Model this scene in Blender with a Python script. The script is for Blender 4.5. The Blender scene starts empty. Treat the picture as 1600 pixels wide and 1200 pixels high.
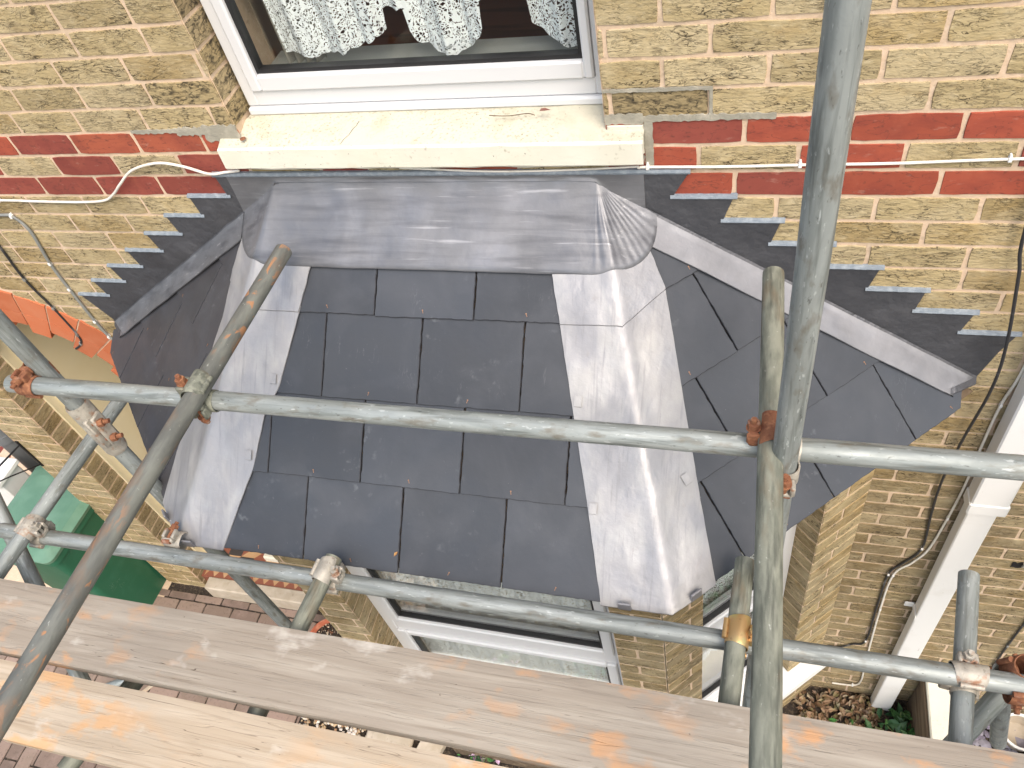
import bpy, math, random
import numpy as np
from mathutils import Vector, Matrix, noise as mnoise
random.seed(7)
V = Vector
sc = bpy.context.scene
COL = sc.collection

# ---------------------------------------------------------------- camera, sky, sun, exposure
cam = bpy.data.objects.new('camera', bpy.data.cameras.new('camera'))
COL.objects.link(cam)
cam.data.sensor_width = 36.0
cam.data.lens = 1248.8 / 1600 * 36
cam.data.clip_start = 0.02
cam.data.clip_end = 500
cam.matrix_world = Matrix(((.9581, -.0664, .2786, .6310), (.2268, .7699, -.5965, -1.6739), (-.1749, .6347, .7527, 1.0757), (0, 0, 0, 1)))
sc.camera = cam
SUN = V((.50, -.75, 1.25)).normalized()
w = bpy.data.worlds.new('World'); sc.world = w; w.use_nodes = True
nt = w.node_tree; nt.nodes.clear()
sky = nt.nodes.new('ShaderNodeTexSky'); sky.sky_type = 'NISHITA'; sky.sun_disc = False
sky.sun_elevation = math.asin(SUN.z); sky.sun_rotation = math.atan2(SUN.x, SUN.y)
sky.air_density = 1.6; sky.dust_density = 5.0; sky.ozone_density = 1.0
bg = nt.nodes.new('ShaderNodeBackground'); bg.inputs[1].default_value = 0.15
wo = nt.nodes.new('ShaderNodeOutputWorld')
nt.links.new(sky.outputs[0], bg.inputs[0]); nt.links.new(bg.outputs[0], wo.inputs[0])
sl = bpy.data.lights.new('sun', 'SUN'); sl.energy = .8; sl.angle = math.radians(34); sl.color = (1, .96, .91)
so = bpy.data.objects.new('sun', sl); COL.objects.link(so)
so.rotation_euler = SUN.to_track_quat('Z', 'Y').to_euler()
sc.view_settings.view_transform = 'Standard'; sc.view_settings.look = 'None'
sc.view_settings.exposure = 0.93; sc.view_settings.gamma = 1
GZ = -3.45      # ground level; z = 0 is the top of the red brick band, y = 0 the wall face

# ---------------------------------------------------------------- material helper
def mat(name, base, rough=.7, metal=0., layers=(), bumps=(), attr=False, spec=.5, coat=0., alpha=None, rlayer=None):
    m = bpy.data.materials.new(name); m.use_nodes = True
    t = m.node_tree; N = t.nodes; L = t.links
    p = N['Principled BSDF']
    p.inputs['Roughness'].default_value = rough; p.inputs['Metallic'].default_value = metal
    p.inputs['Specular IOR Level'].default_value = spec
    p.inputs['Coat Weight'].default_value = coat
    tc = N.new('ShaderNodeTexCoord')
    def noise(s, det=4, dist=0., off=0., rgh=.55):
        mp = N.new('ShaderNodeMapping'); mp.inputs['Scale'].default_value = s if hasattr(s, '__len__') else (s, s, s)
        mp.inputs['Location'].default_value = (off, off * 1.7, off * .6)
        L.new(tc.outputs['Object'], mp.inputs[0])
        n = N.new('ShaderNodeTexNoise'); n.inputs['Scale'].default_value = 1; n.inputs['Detail'].default_value = det
        n.inputs['Distortion'].default_value = dist; n.inputs['Roughness'].default_value = rgh
        L.new(mp.outputs[0], n.inputs[0]); return n.outputs[0]
    def mr(x, lo, hi, a=0., b=1.):
        r = N.new('ShaderNodeMapRange'); r.clamp = True
        for i, q in enumerate((lo, hi, a, b)): r.inputs[i + 1].default_value = q
        L.new(x, r.inputs[0]); return r.outputs[0]
    def mul(a, b):
        r = N.new('ShaderNodeMath'); r.operation = 'MULTIPLY'; L.new(a, r.inputs[0])
        if isinstance(b, float): r.inputs[1].default_value = b
        else: L.new(b, r.inputs[1])
        return r.outputs[0]
    if attr:
        a = N.new('ShaderNodeAttribute'); a.attribute_name = 'Col'; cur = a.outputs['Color']
    else:
        a = N.new('ShaderNodeRGB'); a.outputs[0].default_value = (*base, 1); cur = a.outputs[0]
    def lf(d, i):
        n = noise(d.get('s', 5), d.get('det', 4), d.get('dist', 0.), d.get('off', 3.1 * i + 1))
        if 'line' in d:            # thin contour lines of the noise: cracks, drag marks
            s_ = N.new('ShaderNodeMath'); s_.operation = 'SUBTRACT'; L.new(n, s_.inputs[0]); s_.inputs[1].default_value = .5
            b_ = N.new('ShaderNodeMath'); b_.operation = 'ABSOLUTE'; L.new(s_.outputs[0], b_.inputs[0])
            f = mr(b_.outputs[0], d['line'] * .4, d['line'], 1., 0.)
        else:
            f = mr(n, d.get('lo', .4), d.get('hi', .6))
        if 'mask' in d:
            ms, ml, mh = d['mask']; f = mul(f, mr(noise(ms, 3, 0, 9.3 + i), ml, mh))
        return f
    for i, d in enumerate(layers):
        f = mul(lf(d, i), float(d.get('amt', 1.)))
        mx = N.new('ShaderNodeMix'); mx.data_type = 'RGBA'; mx.blend_type = d.get('mode', 'MIX')
        L.new(f, mx.inputs[0]); L.new(cur, mx.inputs[6]); mx.inputs[7].default_value = (*d['col'], 1)
        cur = mx.outputs[2]
    L.new(cur, p.inputs['Base Color'])
    if rlayer:
        L.new(mr(noise(rlayer[0], 4, 0, 5), .35, .65, rlayer[1], rlayer[2]), p.inputs['Roughness'])
    nrm = None
    for i, d in enumerate(bumps):
        b = N.new('ShaderNodeBump'); b.inputs['Strength'].default_value = d.get('k', .5); b.inputs['Distance'].default_value = d.get('h', .002)
        f = lf(d, i + 11) if ('line' in d or 'lo' in d) else noise(d.get('s', 50), d.get('det', 5), d.get('dist', 0.), i * 2.3)
        L.new(f, b.inputs['Height'])
        if d.get('inv'): b.invert = True
        if nrm: L.new(nrm, b.inputs['Normal'])
        nrm = b.outputs[0]
    if nrm: L.new(nrm, p.inputs['Normal'])
    return m

M = {}
M['brick'] = mat('brick', (.5, .4, .2), .9, attr=True, spec=.25, layers=[
    dict(col=(.55, .46, .30), s=(9, 9, 14), lo=.45, hi=.72, amt=.5),
    dict(col=(.36, .23, .075), s=(14, 14, 20), lo=.55, hi=.78, amt=.4),
    dict(col=(.60, .52, .36), s=(45, 45, 90), lo=.55, hi=.75, amt=.4),
    dict(col=(.21, .165, .10), s=(30, 30, 70), lo=.52, hi=.72, det=7, amt=.5, mask=((5, 5, 7), .35, .6)),
    dict(col=(.045, .035, .022), s=(15, 15, 55), line=.02, det=7, dist=.7, mask=((9, 9, 14), .42, .6), amt=.9),
    dict(col=(.05, .04, .026), s=(11, 11, 40), line=.011, det=4, dist=.9, amt=.6, mask=((12, 12, 12), .4, .6)),
    dict(col=(.06, .048, .03), s=(90, 90, 190), lo=.60, hi=.70, det=4, mask=((7, 7, 9), .46, .64), amt=.85)],
    bumps=[dict(s=(15, 15, 55), line=.03, det=7, dist=.7, mask=((9, 9, 14), .4, .6), k=.8, h=.004, inv=1), dict(s=(50, 50, 120), k=.7, h=.005), dict(s=350, k=.4, h=.001)])
M['soot'] = mat('sooty_brick', (.2, .15, .09), .95, attr=True, spec=.2, layers=[
    dict(col=(.34, .25, .12), s=(12, 12, 16), lo=.5, hi=.72, amt=.6), dict(col=(.05, .042, .03), s=(40, 40, 70), lo=.48, hi=.64, det=7, amt=.85, mask=((7, 7, 9), .3, .5)),
    dict(col=(.03, .026, .02), s=(16, 16, 40), line=.02, det=6, dist=.8, amt=.8)],
    bumps=[dict(s=(50, 50, 120), k=.8, h=.006), dict(s=300, k=.4, h=.001)])
M['red'] = mat('red_brick', (.35, .07, .035), .8, attr=True, spec=.3, layers=[
    dict(col=(.16, .035, .03), s=(12, 12, 20), lo=.45, hi=.75, amt=.6),
    dict(col=(.42, .13, .075), s=(18, 18, 12), lo=.55, hi=.8, amt=.4), dict(col=(.07, .03, .025), s=(60, 60, 90), lo=.6, hi=.72, amt=.5), dict(col=(.1, .035, .03), s=(8, 8, 22), line=.008, dist=.5, amt=.5),
    dict(col=(.55, .38, .30), s=(30, 30, 60), lo=.62, hi=.8, amt=.3)],
    bumps=[dict(s=(60, 60, 90), k=.3, h=.002), dict(s=400, k=.2, h=.0008)])
M['mortar'] = mat('mortar', (.62, .47, .34), .95, spec=.15, layers=[
    dict(col=(.42, .34, .25), s=(6, 6, 8), lo=.45, hi=.7, amt=.6), dict(col=(.75, .62, .50), s=60, lo=.5, hi=.75, amt=.5),
    dict(col=(.2, .16, .11), s=(25, 25, 40), lo=.6, hi=.75, amt=.5)],
    bumps=[dict(s=250, k=.6, h=.0015), dict(s=30, k=.5, h=.004)])
M['painted_brick'] = mat('orange_painted_brick', (.62, .16, .06), .6, attr=True, layers=[dict(col=(.55, .22, .12), s=12, lo=.4, hi=.7, amt=.5)], bumps=[dict(s=80, k=.3, h=.002)])
M['lead'] = mat('lead', (.175, .18, .195), .46, .5, layers=[
    dict(col=(.25, .255, .275), s=(7, 5, 7), lo=.42, hi=.72, amt=.8, dist=.5),
    dict(col=(.085, .088, .10), s=(3, 34, 24), lo=.48, hi=.72, amt=.7, dist=.3),
    dict(col=(.5, .5, .52), s=(4, 90, 60), lo=.62, hi=.75, amt=.45)],
    bumps=[dict(s=14, k=.35, h=.006), dict(s=(5, 70, 50), k=.18, h=.001), dict(s=60, k=.15, h=.002)], rlayer=(9, .36, .62))
M['lead_mid'] = mat('mid_grey_lead', (.22, .225, .245), .5, .45, layers=[dict(col=(.31, .31, .33), s=(7, 5, 7), lo=.42, hi=.7, amt=.8, dist=.5), dict(col=(.17, .17, .185), s=(9, 24, 14), lo=.52, hi=.78, amt=.5)],
    bumps=[dict(s=14, k=.35, h=.006), dict(s=60, k=.15, h=.002)], rlayer=(9, .4, .62))
M['lead_bright'] = mat('weathered_bright_lead', (.32, .322, .338), .5, .4, layers=[
    dict(col=(.22, .228, .255), s=(8, 3.5, 4.5), lo=.45, hi=.70, amt=.7, dist=.5),
    dict(col=(.44, .436, .43), s=(13, 4, 6), lo=.47, hi=.68, amt=.65, dist=.5),
    dict(col=(.20, .20, .215), s=(90, 5, 7), lo=.56, hi=.70, amt=.45),
    dict(col=(.30, .28, .27), s=(40, 14, 40), lo=.66, hi=.76, amt=.4),
    dict(col=(.2, .2, .2), s=220, lo=.70, hi=.76, amt=.5)],
    bumps=[dict(s=10, k=.45, h=.010), dict(s=38, k=.22, h=.003), dict(s=(60, 8, 40), k=.1, h=.001)], rlayer=(11, .38, .62))
M['lead_dark'] = mat('lead_dark_reflection', (.095, .098, .110), .5, .5, layers=[  # base darkened to stand in for dark reflections on the upright lead
    dict(col=(.13, .132, .145), s=(9, 9, 7), lo=.45, hi=.75, amt=.6, dist=.4),
    dict(col=(.055, .054, .056), s=4, lo=.5, hi=.8, amt=.6)],
    bumps=[dict(s=7, k=1., h=.022), dict(s=70, k=.12, h=.001)], rlayer=(8, .4, .6))
M['sealant'] = mat('grey_lead_sealant', (.19, .225, .265), .6, 0, layers=[dict(col=(.28, .32, .36), s=60, lo=.45, hi=.7)], bumps=[dict(s=180, k=.8, h=.002)])
M['slate'] = mat('slate', (.07, .08, .1), .5, attr=True, spec=.45, layers=[
    dict(col=(.068, .074, .088), s=(6, 6, 6), lo=.45, hi=.75, amt=.6, dist=.4),
    dict(col=(.28, .30, .32), s=(30, 30, 30), lo=.6, hi=.76, det=8, mask=(4.5, .54, .64), amt=.3),
    dict(col=(.3, .31, .32), s=(150, 150, 150), lo=.72, hi=.77, amt=.35),
    dict(col=(.30, .31, .33), s=(28, 5, 9), line=.006, dist=.5, mask=(6, .6, .68), amt=.12)],
    bumps=[dict(s=(24, 24, 24), k=.22, h=.004), dict(s=120, k=.12, h=.001)], rlayer=(7, .42, .6))
M['slate_edge'] = mat('slate_edge', (.035, .037, .045), .8, bumps=[dict(s=200, k=.9, h=.003)])
M['cream'] = mat('cream_paint', (.66, .64, .54), .75, layers=[
    dict(col=(.72, .70, .62), s=6, lo=.4, hi=.65, amt=.6),
    dict(col=(.30, .26, .18), s=(70, 110, 70), lo=.60, hi=.72, amt=.6, mask=(7, .42, .58)), dict(col=(.1, .09, .06), s=(120, 120, 120), lo=.70, hi=.75, amt=.8),
    dict(col=(.5, .42, .24), s=14, lo=.62, hi=.78, amt=.35)],
    bumps=[dict(s=160, k=.5, h=.0015), dict(s=25, k=.4, h=.003)])
M['cream_top'] = mat('speckled_cream_paint', (.53, .505, .41), .85, layers=[  # sill top: darker cream base with speckles and pits
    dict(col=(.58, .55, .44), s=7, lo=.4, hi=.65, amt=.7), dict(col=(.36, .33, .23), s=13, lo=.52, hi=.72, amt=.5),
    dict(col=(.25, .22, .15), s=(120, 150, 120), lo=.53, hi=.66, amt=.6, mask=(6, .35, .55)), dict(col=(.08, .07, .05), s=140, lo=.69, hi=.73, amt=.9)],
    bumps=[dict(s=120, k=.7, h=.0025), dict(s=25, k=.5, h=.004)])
M['cream_wall'] = mat('smooth_cream_wall', (.74, .66, .45), .6, layers=[dict(col=(.78, .71, .52), s=3, lo=.4, hi=.7)], bumps=[dict(s=30, k=.1, h=.001)])
M['upvc'] = mat('white_upvc', (.64, .65, .67), .28, spec=.5, layers=[dict(col=(.62, .62, .60), s=(3, 30, 8), lo=.6, hi=.8, amt=.25), dict(col=(.4, .38, .34), s=120, lo=.73, hi=.78, amt=.4)])
M['white'] = mat('white_paint', (.80, .80, .79), .5, layers=[dict(col=(.62, .60, .55), s=8, lo=.55, hi=.8, amt=.4), dict(col=(.3, .27, .22), s=(80, 80, 30), lo=.7, hi=.76, amt=.5)], bumps=[dict(s=60, k=.15, h=.001)])
M['gasket'] = mat('black_gasket', (.012, .012, .013), .5)
M['galv'] = mat('galvanised_steel', (.235, .26, .255), .55, .3, layers=[
    dict(col=(.34, .37, .365), s=(34, 34, 5), lo=.42, hi=.62, amt=.85, dist=.3),
    dict(col=(.10, .115, .11), s=(80, 80, 6), lo=.50, hi=.68, amt=.75, dist=.3),
    dict(col=(.13, .105, .07), s=(40, 40, 16), lo=.56, hi=.72, amt=.6),
    dict(col=(.06, .06, .055), s=(150, 150, 60), lo=.64, hi=.72, amt=.6),
    dict(col=(.62, .66, .67), s=(130, 130, 35), lo=.63, hi=.70, amt=.45)],
    bumps=[dict(s=(90, 90, 8), k=.35, h=.0015), dict(s=220, k=.35, h=.001)], rlayer=(14, .4, .65))
M['galv_old'] = mat('lichened_galvanised_steel', (.15, .16, .13), .68, .2, layers=[
    dict(col=(.26, .27, .22), s=(40, 40, 12), lo=.42, hi=.6, amt=.85),
    dict(col=(.06, .065, .055), s=(80, 80, 9), lo=.5, hi=.68, amt=.75),
    dict(col=(.16, .105, .055), s=(18, 18, 6), lo=.58, hi=.74, amt=.6),
    dict(col=(.55, .56, .52), s=(110, 110, 60), lo=.66, hi=.74, amt=.6)],
    bumps=[dict(s=(70, 70, 20), k=.4, h=.0015), dict(s=240, k=.35, h=.001)])
M['galv_rusty'] = mat('paint_flaked_steel_tube', (.125, .13, .12), .62, .25, layers=[
    dict(col=(.20, .21, .19), s=(30, 30, 9), lo=.42, hi=.62, amt=.8),
    dict(col=(.07, .075, .075), s=(50, 50, 9), lo=.52, hi=.74, amt=.7),
    dict(col=(.42, .20, .09), s=(34, 34, 15), lo=.585, hi=.62, dist=.8, mask=(2.6, .44, .54), amt=.8, off=31.),
    dict(col=(.20, .13, .085), s=(18, 18, 7), lo=.52, hi=.62, mask=(2.2, .42, .55), amt=.55),
    dict(col=(.5, .51, .48), s=(110, 110, 60), lo=.67, hi=.74, amt=.5)],
    bumps=[dict(s=(20, 20, 7), lo=.585, hi=.62, dist=.8, k=.3, h=.001), dict(s=240, k=.35, h=.001)])
M['rust'] = mat('rusty_steel', (.22, .09, .045), .85, .1, layers=[
    dict(col=(.16, .055, .03), s=60, lo=.45, hi=.7), dict(col=(.38, .18, .09), s=90, lo=.5, hi=.72, amt=.8), dict(col=(.4, .36, .32), s=30, lo=.6, hi=.75, amt=.5)],
    bumps=[dict(s=220, k=.8, h=.002)])
M['zinc'] = mat('weathered_coupler_steel', (.34, .32, .28), .6, .35, layers=[
    dict(col=(.48, .45, .39), s=40, lo=.4, hi=.65), dict(col=(.30, .13, .06), s=35, lo=.57, hi=.7, amt=.8), dict(col=(.12, .1, .08), s=80, lo=.6, hi=.75, amt=.6)],
    bumps=[dict(s=180, k=.6, h=.0015)])
M['brass'] = mat('gold_passivated_steel', (.55, .36, .17), .38, .8, layers=[dict(col=(.5, .5, .2), s=30, lo=.5, hi=.7, amt=.6), dict(col=(.2, .11, .06), s=60, lo=.58, hi=.75, amt=.7)], bumps=[dict(s=200, k=.3, h=.0008)])
def board_mat(name, base, lt, dk, orange, ol):
    return mat(name, base, .85, spec=.2, layers=[
        dict(col=lt, s=(2.2, 26, 20), lo=.42, hi=.66, amt=.75, dist=.3),
        dict(col=dk, s=(2.4, 95, 60), lo=.54, hi=.74, amt=.6, dist=.4),
        dict(col=(.06, .04, .028), s=(1.6, 60, 30), line=.006, dist=.5, det=2, mask=((1.2, 9, 5), .5, .62), amt=.8),
        dict(col=(.78, .76, .72), s=(7, 11, 9), lo=.62, hi=.8, amt=.55),
        dict(col=orange, s=(7, 12, 8), lo=ol, hi=ol + .09, det=5, mask=((1.4, 2.5, 2), .42, .56), amt=.72),
        dict(col=(.10, .07, .05), s=(60, 90, 60), lo=.72, hi=.77, amt=.6)],
        bumps=[dict(s=(2.4, 95, 60), k=.5, h=.002, dist=.4), dict(s=(1.6, 60, 30), line=.008, dist=.5, det=2, k=.5, h=.003, inv=1), dict(s=150, k=.25, h=.001)])
M['board_grey'] = board_mat('weathered_grey_board', (.28, .245, .205), (.38, .345, .295), (.19, .155, .12), (.52, .27, .12), .54)
M['board_buff'] = board_mat('buff_board', (.40, .33, .25), (.50, .43, .345), (.28, .215, .15), (.56, .33, .16), .50)
M['timber'] = mat('dark_timber', (.12, .085, .055), .9, layers=[dict(col=(.23, .17, .11), s=(30, 3, 30), lo=.45, hi=.7), dict(col=(.05, .035, .025), s=(60, 4, 60), lo=.55, hi=.7)], bumps=[dict(s=(50, 4, 50), k=.7, h=.004)])
M['green'] = mat('dark_green_plastic', (.018, .12, .065), .45, layers=[dict(col=(.05, .2, .13), s=9, lo=.5, hi=.8, amt=.4), dict(col=(.5, .6, .55), s=(6, 60, 30), line=.004, mask=(7, .6, .7), amt=.6)])
M['green_lid'] = mat('faded_green_plastic', (.105, .22, .15), .5, layers=[dict(col=(.15, .28, .20), s=6, lo=.4, hi=.7), dict(col=(.06, .17, .1), s=12, lo=.6, hi=.8, amt=.5)], bumps=[dict(s=25, k=.1, h=.002)])
M['terracotta'] = mat('terracotta', (.45, .13, .07), .8, layers=[dict(col=(.55, .25, .16), s=30, lo=.5, hi=.75)])
M['soil'] = mat('dark_soil', (.035, .026, .02), .95, layers=[dict(col=(.12, .09, .06), s=60, lo=.5, hi=.7)], bumps=[dict(s=70, k=1, h=.02)])
M['paver'] = mat('paver', (.2, .15, .13), .9, attr=True, spec=.2, layers=[dict(col=(.30, .22, .19), s=14, lo=.45, hi=.75, amt=.6), dict(col=(.10, .075, .065), s=50, lo=.55, hi=.75, amt=.5), dict(col=(.4, .35, .3), s=160, lo=.64, hi=.74, amt=.5)], bumps=[dict(s=200, k=.6, h=.002)])
M['tarmac'] = mat('tarmac', (.06, .058, .056), .95, layers=[dict(col=(.10, .095, .09), s=80, lo=.45, hi=.7)], bumps=[dict(s=150, k=.6, h=.004)])
M['stone'] = mat('pale_stone', (.42, .36, .28), .85, layers=[dict(col=(.52, .46, .38), s=12, lo=.4, hi=.7), dict(col=(.25, .2, .15), s=40, lo=.6, hi=.75, amt=.5)], bumps=[dict(s=80, k=.4, h=.003)])
M['tile_buff'] = mat('buff_tile', (.45, .27, .14), .5, layers=[dict(col=(.5, .34, .2), s=20, lo=.4, hi=.7)])
M['tile_red'] = mat('red_tile', (.24, .085, .055), .5)
M['tile_black'] = mat('black_tile', (.045, .042, .045), .45)
M['gravel'] = mat('gravel', (.4, .3, .2), .85, attr=True, bumps=[dict(s=120, k=.3, h=.002)])
M['leaf'] = mat('leaf', (.05, .12, .03), .55, attr=True, layers=[dict(col=(.10, .2, .05), s=30, lo=.5, hi=.7, amt=.5)])
M['cable_white'] = mat('white_cable', (.78, .75, .68), .4, layers=[dict(col=(.55, .5, .42), s=12, lo=.5, hi=.7, amt=.6)])
M['cable_black'] = mat('black_cable', (.03, .03, .032), .45, layers=[dict(col=(.4, .4, .4), s=(20, 20, 9), lo=.6, hi=.75, amt=.5)])
M['cable_grey'] = mat('grey_cable', (.23, .24, .23), .45, layers=[dict(col=(.09, .09, .09), s=(20, 20, 9), lo=.5, hi=.7, amt=.8)])
M['iron'] = mat('black_iron', (.015, .015, .017), .5, .3)
M['grey_plastic'] = mat('grey_plastic', (.16, .17, .18), .4)
M['copper'] = mat('copper', (.32, .18, .11), .45, .7)
M['drape'] = mat('beige_drape', (.30, .28, .24), .9, bumps=[dict(s=200, k=.2, h=.001)])
M['room'] = mat('room_wall', (.38, .30, .22), .9)
M['room_floor'] = mat('room_floor', (.16, .06, .035), .7, layers=[dict(col=(.06, .03, .02), s=(2, 14, 2), lo=.5, hi=.6, amt=.6)])
M['inner_sill'] = mat('grey_inner_sill', (.34, .35, .33), .5)
# glass
g = bpy.data.materials.new('glass'); g.use_nodes = True
t = g.node_tree; t.nodes.clear()
o_ = t.nodes.new('ShaderNodeOutputMaterial'); mx = t.nodes.new('ShaderNodeMixShader'); lw_ = t.nodes.new('ShaderNodeLayerWeight'); lw_.inputs[0].default_value = .5; pw5 = t.nodes.new('ShaderNodeMath'); pw5.operation = 'POWER'; pw5.inputs[1].default_value = 4.; t.links.new(lw_.outputs['Facing'], pw5.inputs[0]); fr = t.nodes.new('ShaderNodeMapRange'); t.links.new(pw5.outputs[0], fr.inputs[0]); fr.inputs[3].default_value = .045; fr.inputs[4].default_value = .9
tr = t.nodes.new('ShaderNodeBsdfTransparent'); tr.inputs[0].default_value = (.95, .965, .962, 1)
gl = t.nodes.new('ShaderNodeBsdfGlossy'); gl.inputs['Roughness'].default_value = .02
t.links.new(fr.outputs[0], mx.inputs[0]); t.links.new(tr.outputs[0], mx.inputs[1]); t.links.new(gl.outputs[0], mx.inputs[2]); t.links.new(mx.outputs[0], o_.inputs[0])
M['glass'] = g
# lace: holes of the net and of the flower pattern
def lace_mat(name, scale, fill):
    m = bpy.data.materials.new(name); m.use_nodes = True
    t = m.node_tree; N = t.nodes; L = t.links; p = N['Principled BSDF']
    p.inputs['Base Color'].default_value = (.86, .88, .88, 1); p.inputs['Roughness'].default_value = .9
    p.inputs['Subsurface Weight'].default_value = 0
    tc = N.new('ShaderNodeTexCoord')
    mp = N.new('ShaderNodeMapping'); mp.inputs['Scale'].default_value = (scale, scale, scale); L.new(tc.outputs['UV'], mp.inputs[0])
    n1 = N.new('ShaderNodeTexNoise'); n1.inputs['Scale'].default_value = 1.0; n1.inputs['Detail'].default_value = 1.5; n1.inputs['Distortion'].default_value = 1.8
    L.new(mp.outputs[0], n1.inputs[0])
    a = N.new('ShaderNodeMath'); a.operation = 'MULTIPLY'; a.inputs[1].default_value = 28; L.new(n1.outputs[0], a.inputs[0])
    s = N.new('ShaderNodeMath'); s.operation = 'SINE'; L.new(a.outputs[0], s.inputs[0])
    g1 = N.new('ShaderNodeMath'); g1.operation = 'GREATER_THAN'; g1.inputs[1].default_value = fill; L.new(s.outputs[0], g1.inputs[0])
    vo = N.new('ShaderNodeTexVoronoi'); vo.inputs['Scale'].default_value = 3.2; vo.feature = 'DISTANCE_TO_EDGE'; L.new(mp.outputs[0], vo.inputs['Vector'])
    g2 = N.new('ShaderNodeMath'); g2.operation = 'LESS_THAN'; g2.inputs[1].default_value = .085; L.new(vo.outputs[0], g2.inputs[0])
    mxx = N.new('ShaderNodeMath'); mxx.operation = 'MAXIMUM'; L.new(g1.outputs[0], mxx.inputs[0]); L.new(g2.outputs[0], mxx.inputs[1])
    L.new(mxx.outputs[0], p.inputs['Alpha'])
    return m
M['lace'] = lace_mat('lace', 34, -.25)
M['lace_fine'] = lace_mat('fine_lace', 30, -.35)

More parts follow.
